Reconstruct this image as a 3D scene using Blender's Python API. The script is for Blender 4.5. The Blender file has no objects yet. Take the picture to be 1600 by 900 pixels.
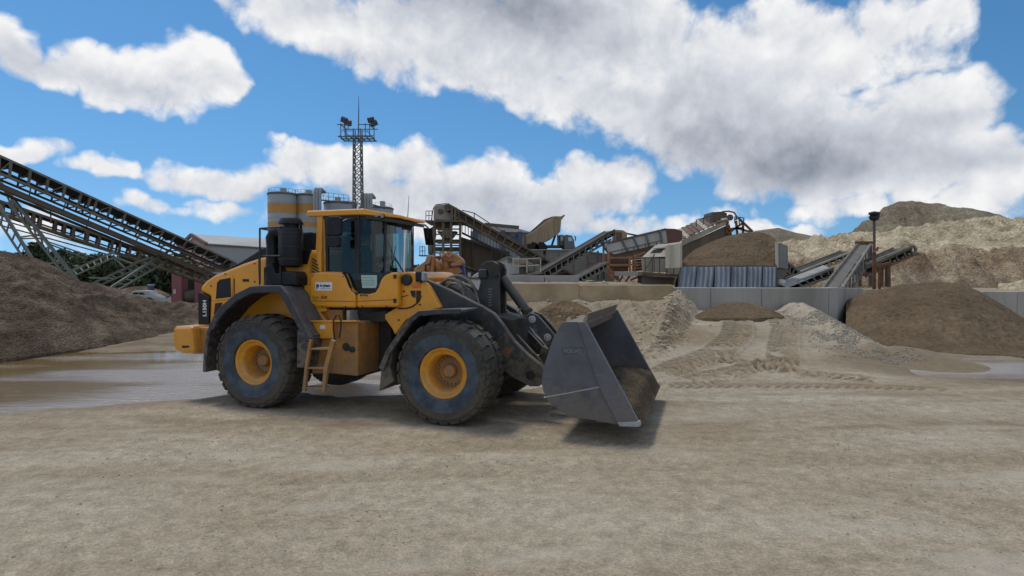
import bpy, bmesh, math, random
import numpy as np
from mathutils import Vector, Matrix, noise as mnoise

SC = bpy.context.scene
COL = SC.collection
R = math.radians
F = 915.0            # focal length in photo pixels (1600 wide)
CH = 2.30            # camera height
PITCH = math.atan(20 / F)

# ------------------------------------------------------------------ camera
cam_d = bpy.data.cameras.new('camera')
cam_d.sensor_width = 36
cam_d.lens = 36 * F / 1600
cam_d.clip_end = 3000
cam_d.clip_start = 0.1
cam = bpy.data.objects.new('camera', cam_d)
cam.location = (0, 0, CH)
cam.rotation_euler = (math.pi / 2 - PITCH, 0, 0)
COL.objects.link(cam)
SC.camera = cam
SC.view_settings.view_transform = 'Standard'
SC.view_settings.look = 'None'
SC.view_settings.gamma = 1
SC.view_settings.exposure = 0.0
SC.render.film_transparent = False
SC.cycles.max_bounces = 6
SC.cycles.transparent_max_bounces = 12

SUN_EL, SUN_AZ = 66.0, -50.0      # azimuth from +Y, negative = to the left

def pxdir(px, py):
    v = Vector(((px - 800) / F, (450 - py) / F, -1))
    return Matrix.Rotation(math.pi / 2 - PITCH, 3, 'X') @ v

def W(px, py, Y):
    """the point of the place at depth Y seen at that pixel"""
    d = pxdir(px, py)
    return Vector((0, 0, CH)) + d * (Y / d.y)

def G(px, py, z=0.0):
    d = pxdir(px, py)
    return Vector((0, 0, CH)) + d * ((z - CH) / d.z)

# ------------------------------------------------------------------ node helpers
def N(nt, t, **k):
    n = nt.nodes.new(t)
    for a, b in k.items():
        setattr(n, a, b)
    return n

def setin(n, i, v):
    n.inputs[i].default_value = v

def math_node(nt, op, a, b=None, c=None, clamp=False):
    n = nt.nodes.new('ShaderNodeMath'); n.operation = op; n.use_clamp = clamp
    for i, x in enumerate((a, b, c)):
        if x is None: continue
        if isinstance(x, (int, float)): n.inputs[i].default_value = x
        else: nt.links.new(x, n.inputs[i])
    return n.outputs[0]

def vmath(nt, op, a, b=None):
    n = nt.nodes.new('ShaderNodeVectorMath'); n.operation = op
    for i, x in enumerate((a, b)):
        if x is None: continue
        if isinstance(x, (tuple, list)): n.inputs[i].default_value = x
        else: nt.links.new(x, n.inputs[i])
    return n

# ------------------------------------------------------------------ world: sky with clouds
world = bpy.data.worlds.new('World')
SC.world = world
world.use_nodes = True
wt = world.node_tree
wt.nodes.clear()

CLOUDS = [  # px, py, rx, ry, weight : cloud lobes as directions in the sky
 (22,62,62,44,1.0),(70,98,62,30,.9),(118,100,46,24,.7),(165,112,52,38,.9),(228,118,75,40,1),(300,112,66,48,1.15),(262,140,95,34,1),(330,130,44,36,.9),(170,148,52,22,.7),
 (350,-12,80,26,.7),(450,6,110,48,.9),(545,40,90,50,1),(600,85,75,52,1.0),(690,50,150,80,1.2),(720,122,115,36,.9),(820,75,150,86,1.2),(850,145,80,32,.8),
 (930,60,140,84,1.2),(930,145,100,48,1),(1005,62,66,44,.95),(1010,165,115,56,1),(1100,220,95,48,1),(1110,120,120,84,1.2),(1230,90,110,80,1.2),(1200,190,170,90,1.2),(1300,110,90,60,1.0),(1400,50,80,70,1.1),(1450,20,50,40,.9),
 (1350,190,80,50,1.0),(1440,160,90,50,1.0),(1480,125,34,24,.7),(1310,250,150,60,1.2),(1420,240,110,50,1.1),(1250,285,110,34,.9),(1500,240,90,40,1),(1570,250,70,32,.9),(1640,262,70,40,.9),(1560,290,80,30,.8),(1330,320,80,26,.8),(1280,318,50,20,.5),
 (30,238,62,26,.95),(165,262,62,20,.9),(195,255,34,16,.7),(330,278,92,27,.9),(300,264,50,20,.7),(405,275,46,20,.8),(225,322,40,15,.6),(350,325,40,15,.55),(295,332,30,10,.4),
 (500,268,70,34,1),(580,275,90,42,1.1),(660,270,80,40,1.1),(730,300,110,50,1.15),(770,275,60,36,1),(850,330,90,36,.8),(955,272,56,40,1.05),(915,300,50,26,.8),(960,300,50,34,.8),(640,330,110,40,1),(760,350,120,30,.8),(990,352,80,22,.8),(1100,340,60,16,.7),(1100,352,60,18,.6),
 (1215,358,70,12,.6),(448,228,13,9,.3),(20,380,110,26,.35),(430,335,46,24,.45),(1500,330,90,26,.7),(1560,318,60,20,.5),
]

def px_angles(px, py):
    d = pxdir(px, py).normalized()
    return math.atan2(d.x, d.y), math.asin(d.z)

def cloud_group(name):
    g = bpy.data.node_groups.new(name, 'ShaderNodeTree')
    g.interface.new_socket('Vector', in_out='INPUT', socket_type='NodeSocketVector')
    g.interface.new_socket('Density', in_out='OUTPUT', socket_type='NodeSocketFloat')
    gi = g.nodes.new('NodeGroupInput'); go = g.nodes.new('NodeGroupOutput')
    vin = gi.outputs[0]
    sp = N(g, 'ShaderNodeSeparateXYZ'); g.links.new(vin, sp.inputs[0])
    az, el = sp.outputs[0], sp.outputs[1]
    cel = math_node(g, 'COSINE', el)      # angles -> a unit direction, seamless behind the camera
    cb = N(g, 'ShaderNodeCombineXYZ')
    for i, s in enumerate((math_node(g, 'MULTIPLY', math_node(g, 'SINE', az), cel), math_node(g, 'MULTIPLY', math_node(g, 'COSINE', az), cel), math_node(g, 'SINE', el))): g.links.new(s, cb.inputs[i])
    return g, go, vin, az, el, cb.outputs[0]
grp, go, vin, az, el, dirv = cloud_group('cloud_lobes')
nw = N(grp, 'ShaderNodeTexNoise'); setin(nw, 'Scale', 9.0); setin(nw, 'Detail', 3.0); setin(nw, 'Roughness', 0.55)
grp.links.new(dirv, nw.inputs['Vector'])
wv = vmath(grp, 'SUBTRACT', nw.outputs['Color'], (.5, .5, .5)).outputs[0]
pw = vmath(grp, 'ADD', vin, vmath(grp, 'MULTIPLY', wv, (.16, .11, 0)).outputs[0]).outputs[0]
acc = None
for (px, py, rx, ry, wgt) in CLOUDS:
    a0, e0 = px_angles(px, py)
    a1, _ = px_angles(px + rx, py); a2, _ = px_angles(px - rx, py)
    _, e1 = px_angles(px, py - ry); _, e2 = px_angles(px, py + ry)
    ra, re = abs(a1 - a2) / 2 * 1.20, abs(e1 - e2) / 2 * 1.20
    d = vmath(grp, 'SUBTRACT', pw, (a0, e0, 0)).outputs[0]
    d = vmath(grp, 'MULTIPLY', d, (1 / ra, 1 / re, 0)).outputs[0]
    d2 = vmath(grp, 'DOT_PRODUCT', d, d).outputs['Value']
    f = math_node(grp, 'MULTIPLY_ADD', d2, -wgt, wgt)
    acc = f if acc is None else math_node(grp, 'MAXIMUM', acc, f)
# the rest of the sky outside the frame carries the same kind of broken cumulus
no = N(grp, 'ShaderNodeTexNoise'); setin(no, 'Scale', 2.6); setin(no, 'Detail', 3.0)
grp.links.new(dirv, no.inputs['Vector'])
other = math_node(grp, 'MULTIPLY_ADD', no.outputs['Fac'], 7.0, -3.35)
m1 = N(grp, 'ShaderNodeMapRange'); m1.interpolation_type = 'SMOOTHSTEP'
setin(m1, 1, .74); setin(m1, 2, .95); grp.links.new(math_node(grp, 'ABSOLUTE', az), m1.inputs[0])
m2 = N(grp, 'ShaderNodeMapRange'); m2.interpolation_type = 'SMOOTHSTEP'
setin(m2, 1, .47); setin(m2, 2, .62); grp.links.new(el, m2.inputs[0])
om = math_node(grp, 'MAXIMUM', m1.outputs[0], m2.outputs[0])
mx = N(grp, 'ShaderNodeMix'); mx.data_type = 'FLOAT'
grp.links.new(om, mx.inputs[0]); grp.links.new(math_node(grp, 'MAXIMUM', acc, -1.5), mx.inputs[2]); grp.links.new(other, mx.inputs[3])
grp.links.new(mx.outputs[0], go.inputs[0])
lobes = grp
grp, go, vin, az, el, dirv = cloud_group('cloud_texture')
nw = N(grp, 'ShaderNodeTexNoise'); setin(nw, 'Scale', 12.0); setin(nw, 'Detail', 2.0)
grp.links.new(dirv, nw.inputs['Vector'])
wv = vmath(grp, 'SUBTRACT', nw.outputs['Color'], (.5, .5, .5)).outputs[0]
nf = N(grp, 'ShaderNodeTexNoise'); setin(nf, 'Scale', 15.0); setin(nf, 'Detail', 7.0); setin(nf, 'Roughness', 0.62)
grp.links.new(dirv, nf.inputs['Vector'])
vo = N(grp, 'ShaderNodeTexVoronoi'); vo.feature = 'F1'; vo.normalize = True
setin(vo, 'Scale', 9.0); setin(vo, 'Detail', 3.0); setin(vo, 'Roughness', .55); setin(vo, 'Lacunarity', 2.3)
grp.links.new(vmath(grp, 'ADD', dirv, vmath(grp, 'MULTIPLY', wv, (.12, .12, .12)).outputs[0]).outputs[0], vo.inputs['Vector'])
puff = math_node(grp, 'MULTIPLY_ADD', vo.outputs['Distance'], -2.0, .64)
grp.links.new(math_node(grp, 'MULTIPLY_ADD', math_node(grp, 'SUBTRACT', nf.outputs['Fac'], .5), 1.45, puff), go.inputs[0])

tc = N(wt, 'ShaderNodeTexCoord')
nrm = vmath(wt, 'NORMALIZE', tc.outputs['Generated']).outputs[0]
sp = N(wt, 'ShaderNodeSeparateXYZ'); wt.links.new(nrm, sp.inputs[0])
azn = math_node(wt, 'ARCTAN2', sp.outputs[0], sp.outputs[1])
eln = math_node(wt, 'ARCSINE', sp.outputs[2])
ae = N(wt, 'ShaderNodeCombineXYZ'); wt.links.new(azn, ae.inputs[0]); wt.links.new(eln, ae.inputs[1])
g0 = N(wt, 'ShaderNodeGroup'); g0.node_tree = lobes; wt.links.new(ae.outputs[0], g0.inputs[0])
g1 = N(wt, 'ShaderNodeGroup'); g1.node_tree = grp; wt.links.new(ae.outputs[0], g1.inputs[0])
off = vmath(wt, 'ADD', ae.outputs[0], (-.018, .032, 0)).outputs[0]
g2 = N(wt, 'ShaderNodeGroup'); g2.node_tree = grp; wt.links.new(off, g2.inputs[0])
D1, D2 = g1.outputs[0], g2.outputs[0]
DD = math_node(wt, 'ADD', g0.outputs[0], D1)
al = N(wt, 'ShaderNodeMapRange'); al.interpolation_type = 'SMOOTHSTEP'
setin(al, 1, -0.05); setin(al, 2, 0.70); wt.links.new(DD, al.inputs[0])
sh = N(wt, 'ShaderNodeMapRange'); sh.interpolation_type = 'SMOOTHSTEP'
setin(sh, 1, 0.1); setin(sh, 2, 1.6); wt.links.new(g0.outputs[0], sh.inputs[0])
nb = N(wt, 'ShaderNodeTexNoise'); setin(nb, 'Scale', 5.0); setin(nb, 'Detail', 3.0); setin(nb, 'Roughness', .45)
wt.links.new(nrm, nb.inputs['Vector'])
GREY = [(700, -5, 200, 55, .62), (860, 30, 90, 60, .34), (700, 110, 160, 40, .18), (1000, 160, 150, 50, .22), (1120, 180, 130, 70, .35), (1230, 250, 160, 58, .58), (1310, 262, 170, 34, .40), (1080, 240, 90, 40, .2), (1400, 200, 90, 40, .22),
        (1540, 255, 80, 30, .2), (240, 150, 110, 18, .22), (30, 90, 60, 30, .22), (360, 300, 110, 20, .25), (680, 325, 200, 26, .36), (860, 345, 100, 30, .30), (590, 292, 90, 20, .25), (165, 282, 70, 9, .25), (30, 262, 70, 12, .25), (960, 312, 50, 14, .25), (760, 300, 60, 16, .2), (110, 118, 60, 14, .2), (1500, 182, 60, 14, .25), (1420, 110, 50, 20, .15), (560, 100, 60, 26, .12), (1000, 60, 60, 50, .15)]
gacc = math_node(wt, 'MULTIPLY', sh.outputs[0], .16)
for (px, py, rx, ry, am) in GREY:
    a0, e0 = px_angles(px, py)
    a1, _ = px_angles(px + rx, py); _, e1 = px_angles(px, py - ry)
    dd_ = vmath(wt, 'MULTIPLY', vmath(wt, 'SUBTRACT', ae.outputs[0], (a0, e0, 0)).outputs[0], (1 / abs(a1 - a0), 1 / abs(e1 - e0), 0)).outputs[0]
    ex = math_node(wt, 'EXPONENT', math_node(wt, 'MULTIPLY', vmath(wt, 'DOT_PRODUCT', dd_, dd_).outputs['Value'], -.8))
    gacc = math_node(wt, 'MULTIPLY_ADD', ex, am, gacc)
nbc = math_node(wt, 'MULTIPLY_ADD', nb.outputs['Fac'], 1.5, -.72)
gacc = math_node(wt, 'ADD', gacc, math_node(wt, 'MULTIPLY', nbc, math_node(wt, 'MULTIPLY_ADD', gacc, .6, .16)))
shx = math_node(wt, 'MULTIPLY_ADD', math_node(wt, 'SUBTRACT', D2, D1), .44, gacc)
nb2 = N(wt, 'ShaderNodeTexNoise'); setin(nb2, 'Scale', 24.0); setin(nb2, 'Detail', 6.0); wt.links.new(nrm, nb2.inputs['Vector'])
shx = math_node(wt, 'ADD', shx, math_node(wt, 'MULTIPLY_ADD', nb2.outputs['Fac'], .36, -.18))
shf = math_node(wt, 'MULTIPLY_ADD', shx, .74, .06, clamp=True)
ccol = N(wt, 'ShaderNodeValToRGB')
ccol.color_ramp.elements[0].position = 0.0; ccol.color_ramp.elements[0].color = (1.0, 1.0, 1.0, 1)
ccol.color_ramp.elements[1].position = 1.0; ccol.color_ramp.elements[1].color = (.24, .28, .35, 1)
e = ccol.color_ramp.elements.new(0.38); e.color = (.66, .69, .76, 1)
wt.links.new(shf, ccol.inputs[0])
WSTR = 0.10
csc = vmath(wt, 'SCALE', ccol.outputs[0]); csc.inputs['Scale'].default_value = 1 / WSTR * 0.93
sky = N(wt, 'ShaderNodeTexSky'); sky.sky_type = 'NISHITA'; sky.sun_disc = False
sky.sun_elevation = R(SUN_EL); sky.sun_rotation = R(SUN_AZ)
sky.air_density = 1.0; sky.dust_density = 0.2; sky.ozone_density = 3.0; sky.altitude = 100
spn = N(wt, 'ShaderNodeSeparateXYZ'); wt.links.new(nrm, spn.inputs[0])
zz_ = math_node(wt, 'MULTIPLY_ADD', math_node(wt, 'ABSOLUTE', spn.outputs[2]), .88, .13)
cbs = N(wt, 'ShaderNodeCombineXYZ'); wt.links.new(spn.outputs[0], cbs.inputs[0]); wt.links.new(spn.outputs[1], cbs.inputs[1]); wt.links.new(zz_, cbs.inputs[2])
wt.links.new(vmath(wt, 'NORMALIZE', cbs.outputs[0]).outputs[0], sky.inputs['Vector'])
hs = N(wt, 'ShaderNodeHueSaturation'); setin(hs, 'Hue', .493); setin(hs, 'Saturation', 1.25); setin(hs, 'Value', 1.22)
wt.links.new(sky.outputs[0], hs.inputs['Color'])
mxc = N(wt, 'ShaderNodeMix'); mxc.data_type = 'RGBA'
wt.links.new(al.outputs[0], mxc.inputs[0]); wt.links.new(hs.outputs[0], mxc.inputs[6]); wt.links.new(csc.outputs[0], mxc.inputs[7])
bg = N(wt, 'ShaderNodeBackground'); setin(bg, 'Strength', WSTR)
wt.links.new(mxc.outputs[2], bg.inputs['Color'])
wo = N(wt, 'ShaderNodeOutputWorld'); wt.links.new(bg.outputs[0], wo.inputs[0])
world.cycles.sampling_method = 'MANUAL'
world.cycles.sample_map_resolution = 512

# ------------------------------------------------------------------ sun (veiled by cloud: soft)
sun_d = bpy.data.lights.new('sun', 'SUN')
sun_d.energy = 2.0
sun_d.angle = R(14)
sun_d.color = (1.0, .93, .80)
sun = bpy.data.objects.new('sun', sun_d)
sv = Vector((math.sin(R(SUN_AZ)) * math.cos(R(SUN_EL)), math.cos(R(SUN_AZ)) * math.cos(R(SUN_EL)), math.sin(R(SUN_EL))))
sun.rotation_euler = sv.to_track_quat('Z', 'Y').to_euler()
sun.location = (0, 0, 30)
COL.objects.link(sun)

# ------------------------------------------------------------------ numpy noise
_rng = np.random.RandomState(7)
_perm = _rng.permutation(256); _perm = np.concatenate([_perm, _perm, _perm])
_ga = _rng.rand(256) * 2 * np.pi
_gx, _gy = np.cos(_ga), np.sin(_ga)
def pn(x, y):
    x = np.asarray(x, float); y = np.asarray(y, float)
    xi = np.floor(x).astype(int); yi = np.floor(y).astype(int)
    xf = x - xi; yf = y - yi
    u = xf * xf * xf * (xf * (xf * 6 - 15) + 10); v = yf * yf * yf * (yf * (yf * 6 - 15) + 10)
    def g(ix, iy, fx, fy):
        h = _perm[(_perm[ix & 255] + iy) & 255]
        return _gx[h] * fx + _gy[h] * fy
    a = g(xi, yi, xf, yf); b = g(xi + 1, yi, xf - 1, yf)
    c = g(xi, yi + 1, xf, yf - 1); d = g(xi + 1, yi + 1, xf - 1, yf - 1)
    return (a + u * (b - a)) + v * ((c + u * (d - c)) - (a + u * (b - a)))
def fbm(x, y, sc, oc=4, gain=.5):
    s = 0; a = 1.0
    for o in range(oc):
        s = s + a * pn(x * sc + 17.3 * o, y * sc - 9.1 * o); sc *= 2.03; a *= gain
    return s
def ridged(x, y, sc, oc=4):
    s = 0; a = 1.0
    for o in range(oc):
        s = s + a * (1 - 2.2 * np.abs(pn(x * sc + 31 * o, y * sc + 5 * o))); sc *= 2.1; a *= .5
    return s
def sst(a, b, x):
    t = np.clip((x - a) / (b - a), 0, 1)
    return t * t * (3 - 2 * t)

# ------------------------------------------------------------------ materials
def new_mat(name):
    m = bpy.data.materials.new(name); m.use_nodes = True
    nt = m.node_tree
    return m, nt, nt.nodes['Principled BSDF']

def mat(name, col, rough=.6, metal=0.0, col2=None, sc=3.0, c2amt=.6, bump=0.0, bsc=None, dust=None, dustamt=0, streak=False, spec=.5, rough2=None, coat=0.0, mud=None, scratch=None):
    """colour, a second colour mottled in by noise, dust lying on upward faces, fine bump"""
    m, nt, b = new_mat(name)
    L = nt.links.new
    tcn = N(nt, 'ShaderNodeTexCoord')
    vec = tcn.outputs['Object']
    setin(b, 'Roughness', rough); setin(b, 'Metallic', metal); setin(b, 'Specular IOR Level', spec)
    if coat: setin(b, 'Coat Weight', coat); setin(b, 'Coat Roughness', .15)
    csock = None
    if col2 is not None:
        mp = N(nt, 'ShaderNodeMapping'); L(vec, mp.inputs[0])
        mp.inputs['Scale'].default_value = (1, 1, .18) if streak else (1, 1, 1)
        nz = N(nt, 'ShaderNodeTexNoise'); setin(nz, 'Scale', sc); setin(nz, 'Detail', 7.0); setin(nz, 'Roughness', .62)
        L(mp.outputs[0], nz.inputs['Vector'])
        rp = N(nt, 'ShaderNodeMapRange'); rp.interpolation_type = 'SMOOTHSTEP'
        setin(rp, 1, .5 - .18); setin(rp, 2, .5 + .2); setin(rp, 3, 0.0); setin(rp, 4, c2amt)
        L(nz.outputs['Fac'], rp.inputs[0])
        mxn = N(nt, 'ShaderNodeMix'); mxn.data_type = 'RGBA'
        mxn.inputs[6].default_value = (*col, 1); mxn.inputs[7].default_value = (*col2, 1)
        L(rp.outputs[0], mxn.inputs[0]); csock = mxn.outputs[2]
        if rough2 is not None:
            mr = N(nt, 'ShaderNodeMapRange'); setin(mr, 3, rough); setin(mr, 4, rough2); L(rp.outputs[0], mr.inputs[0]); L(mr.outputs[0], b.inputs['Roughness'])
    if dust is not None:
        ge = N(nt, 'ShaderNodeNewGeometry')
        s2 = N(nt, 'ShaderNodeSeparateXYZ'); L(ge.outputs['Normal'], s2.inputs[0])
        nz2 = N(nt, 'ShaderNodeTexNoise'); setin(nz2, 'Scale', 6.0); setin(nz2, 'Detail', 5.0); L(vec, nz2.inputs['Vector'])
        k = math_node(nt, 'MULTIPLY_ADD', s2.outputs[2], .62, 0.10)
        k = math_node(nt, 'MULTIPLY', k, math_node(nt, 'MULTIPLY', nz2.outputs['Fac'], 2.2 * dustamt), clamp=True)
        mx2 = N(nt, 'ShaderNodeMix'); mx2.data_type = 'RGBA'
        if csock is None: mx2.inputs[6].default_value = (*col, 1)
        else: L(csock, mx2.inputs[6])
        mx2.inputs[7].default_value = (*dust, 1); L(k, mx2.inputs[0]); csock = mx2.outputs[2]
    def over(c0, k, colr):
        mm = N(nt, 'ShaderNodeMix'); mm.data_type = 'RGBA'
        if c0 is None: mm.inputs[6].default_value = (*col, 1)
        else: L(c0, mm.inputs[6])
        mm.inputs[7].default_value = (*colr, 1); L(k, mm.inputs[0]); return mm.outputs[2]
    if scratch is not None:   # (amount, colour): worn lines and rubbed patches down to bare steel
        mp3 = N(nt, 'ShaderNodeMapping'); mp3.inputs['Rotation'].default_value = (0, .5, 0); mp3.inputs['Scale'].default_value = (.6, 1, 9); L(vec, mp3.inputs[0])
        ns = N(nt, 'ShaderNodeTexNoise'); setin(ns, 'Scale', 4.0); setin(ns, 'Detail', 8.0); setin(ns, 'Roughness', .7); L(mp3.outputs[0], ns.inputs['Vector'])
        ms = N(nt, 'ShaderNodeMapRange'); setin(ms, 1, .60); setin(ms, 2, .72); setin(ms, 4, scratch[0]); L(ns.outputs['Fac'], ms.inputs[0])
        csock = over(csock, ms.outputs[0], scratch[1])
    if mud is not None:       # (height below which mud splashes stick, amount)
        sz = N(nt, 'ShaderNodeSeparateXYZ'); L(vec, sz.inputs[0])
        nm_ = N(nt, 'ShaderNodeTexNoise'); setin(nm_, 'Scale', 9.0); setin(nm_, 'Detail', 9.0); setin(nm_, 'Roughness', .75); L(vec, nm_.inputs['Vector'])
        hz_ = N(nt, 'ShaderNodeMapRange'); setin(hz_, 1, mud[0]); setin(hz_, 2, .2); setin(hz_, 3, -.12); setin(hz_, 4, .20); L(sz.outputs[2], hz_.inputs[0])
        mk = N(nt, 'ShaderNodeMapRange'); setin(mk, 1, .50); setin(mk, 2, .62); setin(mk, 4, mud[1]); L(math_node(nt, 'ADD', nm_.outputs['Fac'], hz_.outputs[0]), mk.inputs[0])
        csock = over(csock, mk.outputs[0], (.21, .165, .115))
    if csock is None: setin(b, 'Base Color', (*col, 1))
    else: L(csock, b.inputs['Base Color'])
    if bump:
        nz3 = N(nt, 'ShaderNodeTexNoise'); setin(nz3, 'Scale', bsc or 40.0); setin(nz3, 'Detail', 5.0); L(vec, nz3.inputs['Vector'])
        bp = N(nt, 'ShaderNodeBump'); setin(bp, 'Strength', 1.0); setin(bp, 'Distance', bump)
        L(nz3.outputs['Fac'], bp.inputs['Height']); L(bp.outputs[0], b.inputs['Normal'])
    return m

def earth_mat(name, cols, sc=.6, fine=8.0, vsc=3.2, grain=.20, bump=.03, wet_shade=None, layers=False, darkspots=.25, stretch=(1, 1, 1), rough=.95):
    """earth: two or three base colours in patches, fine grain, small stones, damp patches and painted tread-recess shade from a mesh attribute"""
    m, nt, b = new_mat(name); L = nt.links.new
    tcn = N(nt, 'ShaderNodeTexCoord'); vec0 = tcn.outputs['Object']
    mp = N(nt, 'ShaderNodeMapping'); mp.inputs['Scale'].default_value = stretch; L(vec0, mp.inputs[0]); vec = mp.outputs[0]
    nz = N(nt, 'ShaderNodeTexNoise'); setin(nz, 'Scale', sc); setin(nz, 'Detail', 8.0); setin(nz, 'Roughness', .6); setin(nz, 'Distortion', .4); L(vec, nz.inputs['Vector'])
    cr = N(nt, 'ShaderNodeValToRGB')
    n = len(cols)
    cr.color_ramp.elements[0].position = .32; cr.color_ramp.elements[0].color = (*cols[0], 1)
    cr.color_ramp.elements[1].position = .68; cr.color_ramp.elements[1].color = (*cols[-1], 1)
    for i in range(1, n - 1):
        e = cr.color_ramp.elements.new(.32 + .36 * i / (n - 1)); e.color = (*cols[i], 1)
    L(nz.outputs['Fac'], cr.inputs[0]); c = cr.outputs[0]
    n2 = N(nt, 'ShaderNodeTexNoise'); setin(n2, 'Scale', fine); setin(n2, 'Detail', 10.0); setin(n2, 'Roughness', .7); L(vec0, n2.inputs['Vector'])
    mr = N(nt, 'ShaderNodeMapRange'); setin(mr, 1, .25); setin(mr, 2, .75); setin(mr, 3, .62); setin(mr, 4, 1.34); L(n2.outputs['Fac'], mr.inputs[0])
    sc_ = vmath(nt, 'SCALE', c); L(mr.outputs[0], sc_.inputs['Scale']); c = sc_.outputs[0]
    vo = N(nt, 'ShaderNodeTexVoronoi'); setin(vo, 'Scale', fine * vsc); L(vec0, vo.inputs['Vector'])
    vs = N(nt, 'ShaderNodeMapRange'); setin(vs, 1, .0); setin(vs, 2, .9); setin(vs, 3, 1 - darkspots); setin(vs, 4, 1 + darkspots * .6)
    sepc = N(nt, 'ShaderNodeSeparateColor'); L(vo.outputs['Color'], sepc.inputs[0]); L(sepc.outputs[0], vs.inputs[0])
    sc2 = vmath(nt, 'SCALE', c); L(vs.outputs[0], sc2.inputs['Scale']); c = sc2.outputs[0]
    gn = N(nt, 'ShaderNodeTexNoise'); setin(gn, 'Scale', fine * 9.0); setin(gn, 'Detail', 3.0); setin(gn, 'Roughness', .85); L(vec0, gn.inputs['Vector'])
    gm = N(nt, 'ShaderNodeMapRange'); setin(gm, 1, .3); setin(gm, 2, .7); setin(gm, 3, 1 - grain); setin(gm, 4, 1 + grain); L(gn.outputs['Fac'], gm.inputs[0])
    sc3 = vmath(nt, 'SCALE', c); L(gm.outputs[0], sc3.inputs['Scale']); c = sc3.outputs[0]
    setin(b, 'Roughness', rough); setin(b, 'Specular IOR Level', .15)
    if wet_shade is not None:
        at = N(nt, 'ShaderNodeAttribute'); at.attribute_name = 'wet_shade'
        mxn = N(nt, 'ShaderNodeMix'); mxn.data_type = 'RGBA'; mxn.inputs[7].default_value = (*wet_shade, 1)
        L(at.outputs['Fac'], mxn.inputs[0]); L(c, mxn.inputs[6]); c = mxn.outputs[2]
        rr = N(nt, 'ShaderNodeMapRange'); setin(rr, 1, .3); setin(rr, 2, 1.0); setin(rr, 3, rough); setin(rr, 4, .5); L(at.outputs['Fac'], rr.inputs[0]); L(rr.outputs[0], b.inputs['Roughness'])
        at2 = N(nt, 'ShaderNodeAttribute'); at2.attribute_name = 'pale'
        mxp = N(nt, 'ShaderNodeMix'); mxp.data_type = 'RGBA'; mxp.inputs[7].default_value = (.45, .41, .345, 1)
        L(at2.outputs['Fac'], mxp.inputs[0]); L(c, mxp.inputs[6]); c = mxp.outputs[2]
    L(c, b.inputs['Base Color'])
    ad = math_node(nt, 'ADD', n2.outputs['Fac'], math_node(nt, 'MULTIPLY', vo.outputs['Distance'], .6))
    bp = N(nt, 'ShaderNodeBump'); setin(bp, 'Distance', bump); setin(bp, 'Strength', 1.0); L(ad, bp.inputs['Height']); L(bp.outputs[0], b.inputs['Normal'])
    return m

# ------------------------------------------------------------------ mesh helpers
def tag(o, label=None, cat=None, group=None, kind=None):
    if label: o['label'] = label
    if cat: o['category'] = cat
    if group: o['group'] = group
    if kind: o['kind'] = kind
    return o

def empty(name, label, cat, loc=(0, 0, 0), rotz=0, group=None):
    o = bpy.data.objects.new(name, None); COL.objects.link(o)
    o.location = loc; o.rotation_euler = (0, 0, rotz); o.empty_display_size = .2
    return tag(o, label, cat, group)

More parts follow.
